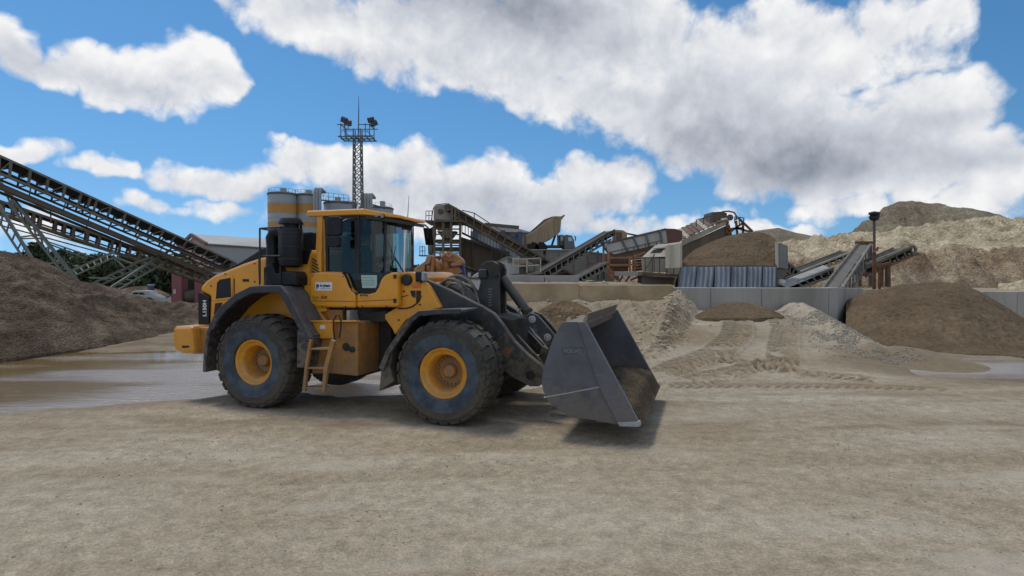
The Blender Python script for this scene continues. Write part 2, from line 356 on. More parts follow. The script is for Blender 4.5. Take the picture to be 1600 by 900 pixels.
class MB:
    def __init__(s): s.v = []; s.f = []
    def add(s, vs, fs):
        k = len(s.v); s.v += [tuple(v) for v in vs]; s.f += [tuple(i + k for i in f) for f in fs]; return s
    def box(s, c, size, rot=None):
        hx, hy, hz = size[0] / 2, size[1] / 2, size[2] / 2
        vs = [Vector((x, y, z)) for x in (-hx, hx) for y in (-hy, hy) for z in (-hz, hz)]
        if rot is not None: vs = [rot @ v for v in vs]
        c = Vector(c)
        return s.add([v + c for v in vs], [(0, 1, 3, 2), (4, 6, 7, 5), (0, 4, 5, 1), (2, 3, 7, 6), (0, 2, 6, 4), (1, 5, 7, 3)])
    def beam(s, p, q, w=.1, h=None, up=(0, 0, 1), ext=0):
        p = Vector(p); q = Vector(q); h = h or w
        d = (q - p)
        if d.length < 1e-6: return s
        d.normalize(); p = p - d * ext; q = q + d * ext
        u = Vector(up)
        if abs(d.dot(u)) > .98: u = Vector((1, 0, 0)) if abs(d.x) < .9 else Vector((0, 1, 0))
        sd = d.cross(u).normalized(); up2 = sd.cross(d)
        vs = []
        for b in (p, q):
            for a, c in ((-1, -1), (1, -1), (1, 1), (-1, 1)):
                vs.append(b + sd * (a * w / 2) + up2 * (c * h / 2))
        return s.add(vs, [(3, 2, 1, 0), (4, 5, 6, 7), (0, 1, 5, 4), (1, 2, 6, 5), (2, 3, 7, 6), (3, 0, 4, 7)])
    def tube(s, pts, r, n=8, cap=True):
        pts = [Vector(p) for p in pts]
        rs = r if isinstance(r, (list, tuple)) else [r] * len(pts)
        ref = None; vs = []
        for i, p in enumerate(pts):
            d = (pts[min(i + 1, len(pts) - 1)] - pts[max(i - 1, 0)]).normalized()
            if ref is None: ref = d.orthogonal().normalized()
            ref = (ref - d * ref.dot(d))
            if ref.length < 1e-5: ref = d.orthogonal()
            ref.normalize(); b = d.cross(ref)
            for k in range(n):
                a = 2 * math.pi * k / n
                vs.append(p + (ref * math.cos(a) + b * math.sin(a)) * rs[i])
        fs = []
        for i in range(len(pts) - 1):
            for k in range(n):
                fs.append((i * n + k, i * n + (k + 1) % n, (i + 1) * n + (k + 1) % n, (i + 1) * n + k))
        if cap: fs.append(tuple(range(n - 1, -1, -1))); fs.append(tuple((len(pts) - 1) * n + k for k in range(n)))
        return s.add(vs, fs)
    def prism(s, prof, a, b):
        """prof: 3-D points of a closed outline; a, b: two offsets (vectors)"""
        a = Vector(a); b = Vector(b); n = len(prof)
        vs = [Vector(p) + a for p in prof] + [Vector(p) + b for p in prof]
        fs = [tuple(range(n)), tuple(range(2 * n - 1, n - 1, -1))]
        fs += [(i, (i + n), (i + 1) % n + n, (i + 1) % n) for i in range(n)]
        return s.add(vs, fs)
    def lathe(s, prof, c, axis, n=32, close=False, cap=True):
        """prof: (r, t) pairs, t along the axis"""
        c = Vector(c); axis = Vector(axis).normalized(); e1 = axis.orthogonal().normalized(); e2 = axis.cross(e1)
        vs = []
        for (r, t) in prof:
            for k in range(n):
                a = 2 * math.pi * k / n
                vs.append(c + axis * t + (e1 * math.cos(a) + e2 * math.sin(a)) * r)
        fs = []
        m = len(prof)
        for i in range(m if close else m - 1):
            j = (i + 1) % m
            for k in range(n):
                fs.append((i * n + k, i * n + (k + 1) % n, j * n + (k + 1) % n, j * n + k))
        if not close and cap:
            if prof[0][0] > 1e-4: fs.append(tuple(range(n - 1, -1, -1)))
            if prof[-1][0] > 1e-4: fs.append(tuple((m - 1) * n + k for k in range(n)))
        return s.add(vs, fs)
    def sheet(s, rows):
        n = len(rows[0]); vs = [p for r in rows for p in r]
        fs = [(i * n + j, i * n + j + 1, (i + 1) * n + j + 1, (i + 1) * n + j) for i in range(len(rows) - 1) for j in range(n - 1)]
        return s.add(vs, fs)
    def build(s, name, m, parent=None, smooth=False, bevel=0, solid=0, sub=0, label=None, angle=35):
        me = bpy.data.meshes.new(name); me.from_pydata(s.v, [], s.f); me.update()
        bm = bmesh.new(); bm.from_mesh(me)
        if smooth == 'merge': bmesh.ops.remove_doubles(bm, verts=bm.verts, dist=1e-4)
        bmesh.ops.recalc_face_normals(bm, faces=bm.faces); bm.to_mesh(me); bm.free()
        me.materials.append(m)
        o = bpy.data.objects.new(name, me); COL.objects.link(o)
        if parent: o.parent = parent
        if smooth:
            me.polygons.foreach_set('use_smooth', [True] * len(me.polygons))
            me.set_sharp_from_angle(angle=R(angle))
        if solid:
            md = o.modifiers.new('solid', 'SOLIDIFY'); md.thickness = solid; md.offset = 0
        if bevel:
            md = o.modifiers.new('bevel', 'BEVEL'); md.width = bevel; md.segments = 2; md.limit_method = 'ANGLE'; md.angle_limit = R(30)
        if sub:
            md = o.modifiers.new('sub', 'SUBSURF'); md.levels = sub; md.render_levels = sub
        if label: o['label'] = label
        return o

def grid_obj(name, X, Y, Z, m, attrs=None, smooth=True):
    """one sheet from 2-D arrays"""
    r, c = X.shape
    me = bpy.data.meshes.new(name)
    co = np.stack([X, Y, Z], -1).reshape(-1, 3).astype(np.float32)
    idx = np.arange(r * c).reshape(r, c)
    q = np.stack([idx[:-1, :-1], idx[:-1, 1:], idx[1:, 1:], idx[1:, :-1]], -1).reshape(-1, 4).astype(np.int32)
    me.vertices.add(len(co)); me.vertices.foreach_set('co', co.ravel())
    me.loops.add(q.size); me.loops.foreach_set('vertex_index', q.ravel())
    me.polygons.add(len(q)); me.polygons.foreach_set('loop_start', np.arange(0, q.size, 4, dtype=np.int32))
    me.polygons.foreach_set('loop_total', np.full(len(q), 4, np.int32))
    if smooth: me.polygons.foreach_set('use_smooth', np.ones(len(q), bool))
    me.update(calc_edges=True)
    for k, a in (attrs or {}).items():
        at = me.attributes.new(k, 'FLOAT', 'POINT'); at.data.foreach_set('value', a.ravel().astype(np.float32))
    me.materials.append(m)
    o = bpy.data.objects.new(name, me); COL.objects.link(o)
    return o

def copy_tree(o, parent=None):
    c = o.copy(); COL.objects.link(c)
    if parent is not None: c.parent = parent
    for ch in list(o.children): copy_tree(ch, c)
    return c
# ================================================================== GROUND
M_ground = earth_mat('yard_ground', [(.268, .218, .150), (.338, .286, .212), (.395, .349, .275)], sc=.35, fine=5.0, vsc=9.0, darkspots=.16, grain=.30, bump=.010, wet_shade=(.155, .110, .064), stretch=(.45, 1.5, 1))
M_water = None
def ellm(x, y, cx, cy, rx, ry, rot=0.0):
    c, s = math.cos(rot), math.sin(rot)
    a = ((x - cx) * c + (y - cy) * s) / rx; b = (-(x - cx) * s + (y - cy) * c) / ry
    return np.sqrt(a * a + b * b)

def track(x, y, pts, half=.36, depth=.05, per=.24):
    """a tyre track along a polyline: returns (height change, mask)"""
    best = np.full(x.shape, 1e9); sd = np.zeros_like(x); al = np.zeros_like(x); acc = 0
    for (x0, y0), (x1, y1) in zip(pts[:-1], pts[1:]):
        dx, dy = x1 - x0, y1 - y0; L = math.hypot(dx, dy)
        t = np.clip(((x - x0) * dx + (y - y0) * dy) / L ** 2, 0, 1)
        d = np.hypot(x - x0 - t * dx, y - y0 - t * dy)
        s = ((x - x0) * (-dy) + (y - y0) * dx) / L
        k = d < best
        best = np.where(k, d, best); sd = np.where(k, s, sd); al = np.where(k, acc + t * L, al); acc += L
    m = sst(half + .06, half - .02, best)
    ends = sst(0, .6, al) * sst(acc, acc - .6, al)
    m = m * ends
    lug = np.sin((al + np.abs(sd) * .8) * 2 * np.pi / per)
    broken = sst(-.45, -.05, fbm(x + 3, y, 1.6, 3))
    h = m * (-.2 * depth + depth * 1.0 * np.clip(lug * 3.0, -1, 1) * broken)
    rim = np.exp(-((best - half - .05) / .06) ** 2) * ends * depth * .7
    return h + rim, m * broken * (.65 + .35 * np.clip(-lug * 1.5, -1, 1))  # mask is stronger in lug recesses: their shade painted in with the mud colour

TRACKS = [
    ([(-9, 6.1), (-3, 6.6), (3, 7.3), (10, 7.6)], .26, .005, .16),
    ([(-9, 8.0), (-2, 7.7), (5, 8.6), (13, 9.4)], .26, .006, .18),
    ([(3.4, 13.2), (4.2, 14.2), (5.4, 15.4), (6.6, 17.2), (7.4, 19.2), (7.7, 20.3)], .42, .075, .26),
    ([(3.6, 12.4), (5.0, 13.3), (6.2, 14.1), (7.4, 14.6)], .36, .06, .24),
    ([(4.9, 15.0), (6.0, 14.0), (7.0, 13.0), (8.2, 12.6)], .34, .06, .24),
    ([(3.2, 15.0), (4.4, 16.3), (5.2, 18.4), (5.9, 20.2)], .34, .045, .24),
    ([(6.6, 14.2), (7.4, 16.0), (8.6, 18.4), (9.2, 20.4)], .36, .05, .24),
    ([(2.6, 14.0), (3.4, 15.6), (3.7, 16.4)], .3, .05, .22),
    ([(-1, 11.9), (3, 12.1), (7, 12.0), (9, 11.7)], .22, .010, .2),
]

def water_level(x, y): return -0.035

def H(x, y, full=False):
    x = np.asarray(x, float); y = np.asarray(y, float)
    z = .030 * fbm(x, y, .18, 3) + .016 * fbm(x + 40, y * 1.6, .9, 4) + .006 * fbm(x, y, 5.0, 3)
    z = z * sst(140, 40, y)
    # left puddle reaching under the loader
    wob = .20 * fbm(x, y, .45, 5)
    p1 = ellm(x, y, -10.6, 14.0, 9.5, 4.3, .10) + wob
    p1b = ellm(x, y, -2.6, 13.6, 4.4, 2.3, -.05) + wob
    p1 = np.minimum(p1, p1b)
    p2 = ellm(x, y, 15.0, 14.4, 6.4, 2.3, .02) + wob
    pm = np.minimum(p1, p2)
    z = z * (1 - .75 * sst(1.15, .8, pm)) - .105 * sst(1.08, .80, pm)
    z = z + .012 * fbm(x, y * 2.5, 1.2, 3) * sst(1.1, .9, pm) * sst(.5, .8, pm)
    wet_shade = np.maximum(sst(1.30, .98, pm + .1 * fbm(x, y, 1.5, 3)) * .62, 1.0 * sst(1.9, 1.1, ellm(x, y, -13.0, 18.0, 10.0, 8.0, .0) + wob) * (.6 + .4 * sst(-.3, .3, fbm(x, y, .9, 4))) * sst(10.5, 12.5, y))
    # ramp up to the block wall
    cl = 3.0 + (y - 13) * .42; cr = 9.2 + (y - 13) * .16
    lat = sst(cl - 1.2, cl + .4, x) * sst(cr + 1.1, cr - .3, x)
    rz = np.clip((y - 13.1) / 8.0, 0, 1) ** 1.1 * .95
    ramp = rz * lat
    # rubble berm on the ramp's left side, joined to the bank behind the bucket
    d_l = (x - (cl - .55)) / .85
    berm_l = np.exp(-d_l ** 2) * sst(15.2, 18.2, y) * sst(24, 22, y) * (.75 + .55 * sst(17, 21, y)) * (.9 + .4 * ridged(x, y, 1.3, 3) * .5)
    # gravel heap on the right side
    yy = (y - 14.8) / 6.4
    hx = 9.75 + .12 * (y - 15)
    heap = 1.28 * np.clip(yy, 0, 1) ** .75 * np.exp(-np.abs((x - hx) / (.62 + .75 * np.clip(yy, 0, 1))) ** 1.6) * sst(24, 22, y)
    toe = .32 * np.exp(-(((x - 10.9) / 1.2) ** 2 + ((y - 16.0) / 1.6) ** 2))
    # bank left of the ramp up to the plateau
    edge = 17.0 + .5 * fbm(x, y * 0, .5, 3)
    bankt = np.clip((y - edge) / 5.2, 0, 1)
    bank = (bankt ** .8 * (1.32 + .35 * fbm(x, y, .5, 3))) * sst(cl + 1.0, cl - .8, x) * sst(-9.5, -5.5, x)
    bank = bank + .25 * np.exp(-(((x - 2.1) / 1.6) ** 2 + ((y - 18.8) / .8) ** 2)) + .16 * ridged(x, y, .8, 4) * sst(0, .25, bankt) * sst(1, .7, bankt) * sst(cl + 1.0, cl - .8, x) * sst(-9.5, -5.5, x)
    rise = np.maximum.reduce([ramp, berm_l + ramp * .4, heap, bank, toe])
    rough = sst(.12, .5, np.maximum(np.maximum(berm_l, heap), bank))
    z = z + rise + rough * (.05 * fbm(x, y, 2.5, 4) + .025 * fbm(x, y, 9, 3))
    # plateau the plant stands on, behind the wall
    pl = np.maximum(sst(22.35, 22.6, y) * sst(.25, -.05, x - (12.15 + (y - 22.2) * .86)), sst(25.9, 26.8, y)) * sst(-9.5, -5.5, x)
    z = np.where(pl > 0, np.maximum(z, pl * (1.55 + .42 * sst(6.3, 4.8, x) + .10 * fbm(x, y, .8, 3) * sst(6.3, 4.8, x)) * sst(90, 60, y)), z)
    # tracks
    tm = np.zeros_like(x)
    for pts, hf, dp, per in TRACKS:
        h, m = track(x, y, pts, hf, dp, per); z = z + h; tm = np.maximum(tm, m * (.25 if dp < .008 else 1))
    # churned mud at the foot of the ramp
    ch = np.exp(-(((x - 4.4) / 2.6) ** 2 + ((y - 13.2) / 1.1) ** 2))
    z = z + ch * .035 * ridged(x * .8, y * 2.2, 1.1, 4)
    for k, (yy0, am) in enumerate(((12.3, .03), (11.6, .022), (9.4, .012), (8.2, .01))):
        yy0 = yy0 + .35 * pn(x * .25 + k * 7, x * 0 + k); z = z + am * np.exp(-((y - yy0) / .10) ** 2) * sst(-.1, .35, pn(x * .5 + k, y * 0 + 3.3))
    if not full: return z
    band = np.exp(-((y - (9.0 + .5 * fbm(x, x * 0, .2, 3)) + .03 * x) / .5) ** 2) * sst(-16, -8, -np.abs(x - 2)) * .62 * sst(-.3, .5, fbm(x, y * 3, .6, 4))
    band2 = np.exp(-((y - 10.9 - .5 * fbm(x + 9, x * 0, .3, 3)) / .6) ** 2) * .65 * sst(-.4, .5, fbm(x, y * 3, .6, 4))
    wet_shade = np.maximum.reduce([wet_shade, tm * .85, band, band2, ch * .4 * sst(-.3, .4, fbm(x, y * 2, .9, 4))])
    wet_shade = np.maximum(wet_shade, .9 * np.exp(-(((x - 9.2) / 1.8) ** 2 + ((y - 15.1) / .35) ** 2)) * sst(-.35, .3, fbm(x, y, 1.1, 4)))
    pale = sst(.05, .75, fbm(x * .55 + 11, y * 2.2, .8, 5)) * .5 * sst(10, 8, y) + sst(.1, .8, fbm(x * .4, y * 1.6, .5, 4)) * .35 * sst(8, 10, y)
    pale = np.maximum(pale, .55 * sst(.25, .7, np.clip(heap, 0, 1)) * sst(-.4, .4, fbm(x, y, 2.2, 4)))
    wet_shade = np.maximum(wet_shade, .34 * sst(.05, .35, np.maximum(bank, ramp)) * (.6 + .4 * sst(-.3, .4, fbm(x, y, .7, 4))))
    pale = pale * (1 - .8 * sst(.1, .5, bank))
    pale = np.maximum(pale, .55 * ramp * sst(-.3, .5, fbm(x, y, .8, 4))) * (1 - tm * .8)
    pale = pale * (1 - .9 * sst(.3, .8, wet_shade))
    return z, np.clip(wet_shade, 0, 1), np.clip(pale, 0, 1)

def axis(parts):
    out = []
    for a, b, st in parts:
        out.append(np.arange(a, b, st))
    return np.concatenate(out + [[parts[-1][1]]])
gx = axis([(-900, -120, 60), (-120, -40, 8), (-40, -17, .6), (-17, -2, .07), (-2, 2, .05), (2, 10.5, .036), (10.5, 20, .08), (20, 44, .6), (44, 124, 8), (124, 904, 60)])
gy = axis([(-200, -20, 20), (-20, 2, 1.5), (2, 4, .1), (4, 11, .04), (11, 20.6, .036), (20.6, 25, .08), (25, 40, .6), (40, 120, 5), (120, 1800, 80)])
GX, GY = np.meshgrid(gx, gy)
GZ, GW, GP = H(GX, GY, True)
ground = grid_obj('ground', GX, GY, GZ, M_ground, {'wet_shade': GW, 'pale': GP})
tag(ground, kind='structure')
def hz(x, y): return float(H(np.array([x]), np.array([y]))[0])

# ------------------------------------------------------------------ puddle water
def water_mat():
    m, nt, b = new_mat('muddy_water'); L = nt.links.new
    tcn = N(nt, 'ShaderNodeTexCoord')
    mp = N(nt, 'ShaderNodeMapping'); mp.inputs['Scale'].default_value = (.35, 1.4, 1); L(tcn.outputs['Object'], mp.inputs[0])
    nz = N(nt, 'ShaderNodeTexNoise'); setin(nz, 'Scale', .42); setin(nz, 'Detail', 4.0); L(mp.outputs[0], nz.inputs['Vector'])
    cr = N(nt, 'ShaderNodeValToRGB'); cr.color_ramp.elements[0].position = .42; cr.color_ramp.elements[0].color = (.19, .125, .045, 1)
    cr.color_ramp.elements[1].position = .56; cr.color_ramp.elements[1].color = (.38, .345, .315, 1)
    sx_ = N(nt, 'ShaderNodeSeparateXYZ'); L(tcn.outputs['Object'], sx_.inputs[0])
    bx_ = N(nt, 'ShaderNodeMapRange'); bx_.interpolation_type = 'SMOOTHSTEP'; setin(bx_, 1, -11.5); setin(bx_, 2, -7.0); setin(bx_, 3, -.10); setin(bx_, 4, .10); L(sx_.outputs[0], bx_.inputs[0])  # brown to pale across x: silt tint with mound and sky reflections painted in
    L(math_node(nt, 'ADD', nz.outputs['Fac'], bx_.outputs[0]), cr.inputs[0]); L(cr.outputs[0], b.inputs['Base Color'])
    setin(b, 'Roughness', .05); setin(b, 'IOR', 1.40); setin(b, 'Specular IOR Level', .75)
    mp2 = N(nt, 'ShaderNodeMapping'); mp2.inputs['Scale'].default_value = (.8, 2.4, 1); L(tcn.outputs['Object'], mp2.inputs[0])
    n2 = N(nt, 'ShaderNodeTexNoise'); setin(n2, 'Scale', 3.6); setin(n2, 'Detail', 6.0); setin(n2, 'Roughness', .62); L(mp2.outputs[0], n2.inputs['Vector'])
    # ripples where the wind and the wheels touch it: near edge of the puddle
    s = N(nt, 'ShaderNodeSeparateXYZ'); L(tcn.outputs['Object'], s.inputs[0])
    n3 = N(nt, 'ShaderNodeTexNoise'); setin(n3, 'Scale', .5); setin(n3, 'Detail', 2.0); L(tcn.outputs['Object'], n3.inputs['Vector'])
    yy = math_node(nt, 'MULTIPLY_ADD', n3.outputs['Fac'], 3.0, s.outputs[1])
    mr = N(nt, 'ShaderNodeMapRange'); setin(mr, 1, 18.0); setin(mr, 2, 14.6); setin(mr, 3, .0015); setin(mr, 4, .045); mr.interpolation_type = 'SMOOTHSTEP'; L(yy, mr.inputs[0])
    bp = N(nt, 'ShaderNodeBump'); setin(bp, 'Strength', 1.0); setin(bp, 'Distance', 1.0)
    hgt = math_node(nt, 'MULTIPLY', n2.outputs['Fac'], mr.outputs[0])
    L(hgt, bp.inputs['Height']); L(bp.outputs[0], b.inputs['Normal'])
    return m
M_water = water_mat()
def flat_water(name, x0, x1, y0, y1):
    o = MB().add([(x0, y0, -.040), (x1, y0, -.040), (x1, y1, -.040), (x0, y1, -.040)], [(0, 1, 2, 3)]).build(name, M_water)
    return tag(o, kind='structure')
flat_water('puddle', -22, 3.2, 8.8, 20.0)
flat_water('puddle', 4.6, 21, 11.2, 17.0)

# ------------------------------------------------------------------ heaps and hills, each a sheet with its own front, crest and back
def heap(name, cols, m, label, cat='mound', kind=None, nu=220, nv=90, back=6.0, rough=.10, rsc=.9, p=.8, ridge=0.0, ridsc=1.0, fine=.03, zfoot=-.15, backz=None, gully=0.0, cr_=.10):
    """cols: (px, Yfoot, zfoot, Ycrest, py_crest) along the heap; real heights come from the crest's distance"""
    cols = sorted(cols)
    P = np.array([c[0] for c in cols], float)
    u = np.linspace(P[0], P[-1], nu)
    yf = np.interp(u, P, [c[1] for c in cols]); zf = np.interp(u, P, [c[2] for c in cols])
    yc = np.interp(u, P, [c[3] for c in cols]); pc = np.interp(u, P, [c[4] for c in cols])
    k = 3
    zc = CH + (430 - pc) / F * yc
    nb = int(nv * .35)
    t = np.concatenate([np.linspace(0, 1, nv), 1 + np.linspace(0, 1, nb + 1)[1:]])
    U, T = np.meshgrid(np.arange(nu), t)
    YF, YC, ZF, ZC = yf[U], yc[U], zf[U], zc[U]
    tf = np.clip(T, 0, 1); tb = np.clip(T - 1, 0, 1)
    Y = YF + (YC - YF) * tf + back * tb
    A = (u[U] - 800) / F
    X = A * (YF + (YC - YF) * tf) + A * back * tb * .6
    prof = 1 - (1 - tf) ** (1 / p) if p < 1 else tf ** (1 / p)
    prof = np.where(tf < 1, tf ** p, 1)
    Z = ZF + (ZC - ZF) * prof
    bz = ZF - .3 if backz is None else np.full_like(Z, backz)
    Z = Z + (bz - Z) * (tb ** 1.1)
    env = np.clip(np.sin(np.clip(tf, 0, 1) * np.pi), 0, 1) ** .7 * .90 + cr_
    env = env * sst(0, .04, tf)
    n = rough * fbm(X, Y, rsc, 5) + fine * fbm(X, Y, rsc * 7, 4)
    if ridge: n = n + ridge * (ridged(X, Y * .35, ridsc, 4) - .6)
    if gully: n = n + gully * (ridged(X * 1.0, Z * .22 + Y * .08, ridsc * 1.4, 4) - .5) * env
    Z = Z + n * env
    Y = Y + .5 * rough * fbm(X + 50, Y, rsc * 1.3, 4) * env
    Z = np.where(T == 0, ZF - .3, Z)
    o = grid_obj(name, X, Y, Z, m)
    if kind: tag(o, kind=kind)
    if label: tag(o, label, cat)
    return o

M_mound = earth_mat('brown_spoil', [(.080, .056, .038), (.125, .092, .064), (.215, .165, .12)], sc=.55, fine=5.0, bump=.06, stretch=(1, 1, 2.2))
M_pile = earth_mat('dark_sand', [(.105, .074, .046), (.135, .097, .060), (.165, .122, .078)], sc=.5, fine=6.0, bump=.03, darkspots=.18)
M_cliff = earth_mat('eroded_sand', [(.26, .205, .135), (.46, .39, .27), (.60, .52, .375)], sc=.55, fine=2.4, bump=.16, stretch=(1, 1, 1.5))
M_cliff2 = earth_mat('red_brown_bank', [(.17, .12, .08), (.30, .225, .155), (.42, .34, .24)], sc=.5, fine=3.0, bump=.10, stretch=(1, 1, .5))
M_hill = earth_mat('hill_sand', [(.15, .125, .088), (.215, .182, .130), (.28, .24, .175)], sc=.12, fine=1.4, bump=.15)

heap('spoil_mound', [(-640, 11.0, 0, 13.0, 470), (-560, 11.3, 0, 14.5, 432), (-450, 12.0, 0, 16.5, 395), (-330, 12.5, 0, 17.0, 380), (-120, 13.5, 0, 18.5, 378), (0, 15.6, 0, 20.0, 391), (30, 16.0, 0, 20.5, 396), (60, 16.6, 0, 21, 403), (95, 17.3, 0, 21.6, 421), (125, 17.8, 0, 22.5, 440), (160, 18.6, 0, 24.5, 446),
     (200, 20, 0, 27, 458), (235, 21.5, 0, 29, 468), (250, 22.5, 0, 30, 472), (300, 24.5, 0, 32, 476), (345, 26, 0, 33, 478), (400, 27, 0, 34, 482)],
     M_mound, 'large dark brown spoil mound behind the left puddle, conveyors rising over it', nu=420, nv=150, back=8, rough=.50, rsc=.36, p=.85, ridge=.26, ridsc=.60, fine=.09, gully=.18)
heap('sand_pile', [(1322, 19.0, 0, 23.5, 470), (1345, 17.6, 0, 23.5, 459), (1400, 17.2, 0, 23.0, 446), (1460, 17.0, 0, 22.6, 440), (1500, 16.9, 0, 22.4, 443), (1530, 16.8, 0, 22.2, 455), (1565, 16.7, 0, 22.0, 475), (1610, 16.4, 0, 21.5, 503), (1680, 16.0, 0, 20, 545), (1730, 15.8, 0, 18, 560)],
     M_pile, 'large dark brown sand pile right of the concrete wall beside the right puddle', 'sand pile', nu=300, nv=150, back=4, rough=.16, rsc=.8, p=.95, fine=.05, ridge=.05, ridsc=1.2)
heap('sand_pile', [(1083, 20.0, .86, 20.6, 494), (1100, 19.6, .84, 21.0, 486), (1130, 19.4, .84, 21.2, 474), (1150, 19.4, .84, 21.2, 471), (1185, 19.4, .84, 21.2, 476), (1205, 19.6, .86, 21.0, 483), (1226, 20.0, .88, 20.6, 494)],
     M_pile, 'small low heap of dark sand at the top of the ramp against the concrete wall', 'sand pile', nu=120, nv=60, back=.7, rough=.07, rsc=1.6, p=.7, fine=.03)

# banks, terraces and far hills (terrain)
heap('far_bank', [(1130, 44, 1.5, 62, 385), (1200, 44, 1.5, 62, 383), (1250, 44, 1.8, 62, 377), (1320, 44, 2.2, 62, 371), (1370, 42, 2.6, 60, 367), (1420, 42, 3.4, 58, 362), (1470, 42, 3.6, 56, 352), (1530, 41, 3.6, 55, 349), (1600, 40, 3.6, 54, 349), (1700, 40, 3.6, 54, 346), (1850, 40, 3.6, 54, 350)],
     M_cliff, None, kind='structure', nu=420, nv=140, back=12, rough=.5, rsc=.28, p=.9, ridge=.6, ridsc=.42, fine=.16, gully=.9, cr_=.05)
heap('earth_bank', [(1150, 33, 1.4, 42, 432), (1240, 33, 1.4, 42, 425), (1330, 34, 1.4, 40.5, 418), (1400, 34.5, 1.4, 40, 408), (1450, 35, 1.4, 40, 402), (1520, 35, 1.4, 40, 400), (1600, 35, 1.4, 40, 402), (1700, 35, 1.4, 40, 404), (1850, 35, 1.4, 40, 404)],
     M_cliff2, None, kind='structure', nu=300, nv=110, back=5, backz=3.4, rough=.35, rsc=.4, p=.55, ridge=.4, ridsc=.7, fine=.14, gully=.75)
heap('sand_slope', [(1560, 29, 1.2, 33, 450), (1580, 29, 1.2, 33, 443), (1600, 29, 1.2, 33, 438), (1660, 29, 1.2, 33, 434), (1750, 29, 1.2, 33, 432)],
     M_cliff, None, kind='structure', nu=80, nv=60, back=3, backz=1.3, rough=.2, rsc=.5, p=.7, ridge=.15, ridsc=.8, fine=.05, gully=.2)
heap('hill', [(1240, 84, 2, 104, 388), (1310, 84, 2, 104, 376), (1340, 82, 2, 102, 358), (1362, 82, 2, 100, 342), (1385, 80, 2, 98, 324), (1400, 80, 2, 98, 317), (1425, 80, 2, 98, 314), (1450, 80, 2, 98, 318), (1475, 80, 2, 98, 321), (1500, 80, 2, 98, 327), (1530, 80, 2, 98, 331), (1560, 80, 2, 98, 336), (1580, 80, 2, 98, 345), (1620, 80, 2, 98, 350), (1750, 80, 2, 98, 352), (1900, 80, 2, 98, 356)],
     M_hill, None, kind='structure', nu=360, nv=120, back=30, rough=1.4, rsc=.12, p=1.05, ridge=.8, ridsc=.2, fine=.3, gully=1.2, cr_=.22)
heap('hill', [(1100, 88, 2, 110, 385), (1150, 88, 2, 110, 372), (1180, 88, 2, 110, 361), (1215, 88, 2, 110, 356), (1245, 88, 2, 110, 364), (1280, 88, 2, 110, 371), (1330, 88, 2, 110, 376), (1400, 88, 2, 110, 380)],
     M_hill, None, kind='structure', nu=160, nv=70, back=25, rough=.5, rsc=.12, p=1.0, ridge=.2, ridsc=.2, fine=.1)

# loose stones on the yard: too many to count
def stone_mesh(pts, name, m, label, szr=(.006, .02), seed=3):
    rnd = np.random.RandomState(seed)
    base = np.array([(1, 0, 0), (-1, 0, 0), (0, 1, 0), (0, -1, 0), (0, 0, 1), (0, 0, -1)], float)
    fc = np.array([(0, 2, 4), (2, 1, 4), (1, 3, 4), (3, 0, 4), (2, 0, 5), (1, 2, 5), (3, 1, 5), (0, 3, 5)])
    n = len(pts)
    s = (szr[0] + (szr[1] - szr[0]) * rnd.rand(n) ** 3)[:, None, None]
    j = base[None] * (1 + .5 * (rnd.rand(n, 6, 3) - .5)) + .35 * (rnd.rand(n, 6, 3) - .5)
    j[:, :, 2] *= .65
    a = rnd.rand(n) * 6.28; ca, sa = np.cos(a)[:, None], np.sin(a)[:, None]
    x = j[:, :, 0] * ca - j[:, :, 1] * sa; y = j[:, :, 0] * sa + j[:, :, 1] * ca
    V = np.stack([x, y, j[:, :, 2]], -1) * s + pts[:, None, :]
    V[:, :, 2] += s[:, :, 0] * .3
    me = bpy.data.meshes.new(name)
    fl = (fc[None] + (np.arange(n) * 6)[:, None, None]).reshape(-1, 3)
    me.from_pydata(V.reshape(-1, 3).tolist(), [], fl.tolist()); me.update(); me.materials.append(m)
    o = bpy.data.objects.new(name, me); COL.objects.link(o)
    return tag(o, kind='stuff', label=label, cat='stones')
rnd = np.random.RandomState(11)
M_stone = mat('stone', (.24, .195, .145), .9, col2=(.45, .39, .31), sc=30, c2amt=1)
nst = 7000
sx = rnd.uniform(-13, 13, nst * 3); sy = 4 + 9 * rnd.rand(nst * 3) ** 1.3
k = (fbm(sx, sy, .35, 3) + .35 * rnd.rand(nst * 3)) > .22
sx, sy = sx[k][:nst], sy[k][:nst]
stone_mesh(np.stack([sx, sy, H(sx, sy)], -1), 'loose_stones', M_stone, 'small loose stones scattered over the dry yard ground', (.003, .017))
# gravel on the heap by the wall and rubble on the berm
gx_ = 9.62 + rnd.normal(0, .55, 9000); gy_ = rnd.uniform(15.0, 21.4, 9000); gx_ = gx_ + .12 * (gy_ - 15)
kk = fbm(gx_, gy_, .9, 3) + .5 * rnd.rand(9000) > .22; gx_, gy_ = gx_[kk], gy_[kk]
stone_mesh(np.stack([gx_, gy_, H(gx_, gy_)], -1), 'gravel', mat('grey_gravel', (.15, .135, .115), .95, col2=(.40, .37, .32), sc=25, c2amt=1, spec=.1), 'grey crushed gravel spilling down the heap right of the ramp', (.012, .038), 5)
cx_ = 2.45 + rnd.normal(0, .5, 480); cy_ = rnd.uniform(16.2, 22, 480); cx_ = cx_ + .42 * (cy_ - 13)
stone_mesh(np.stack([cx_, cy_, H(cx_, cy_)], -1), 'rubble', mat('pale_rubble', (.32, .26, .18), .95, col2=(.47, .40, .30), sc=8, c2amt=1, spec=.1), 'pale lumps of rubble along the berm left of the ramp', (.015, .085), 9)
cx_ = rnd.uniform(-6, 4, 260); cy_ = rnd.uniform(17.5, 23, 260)
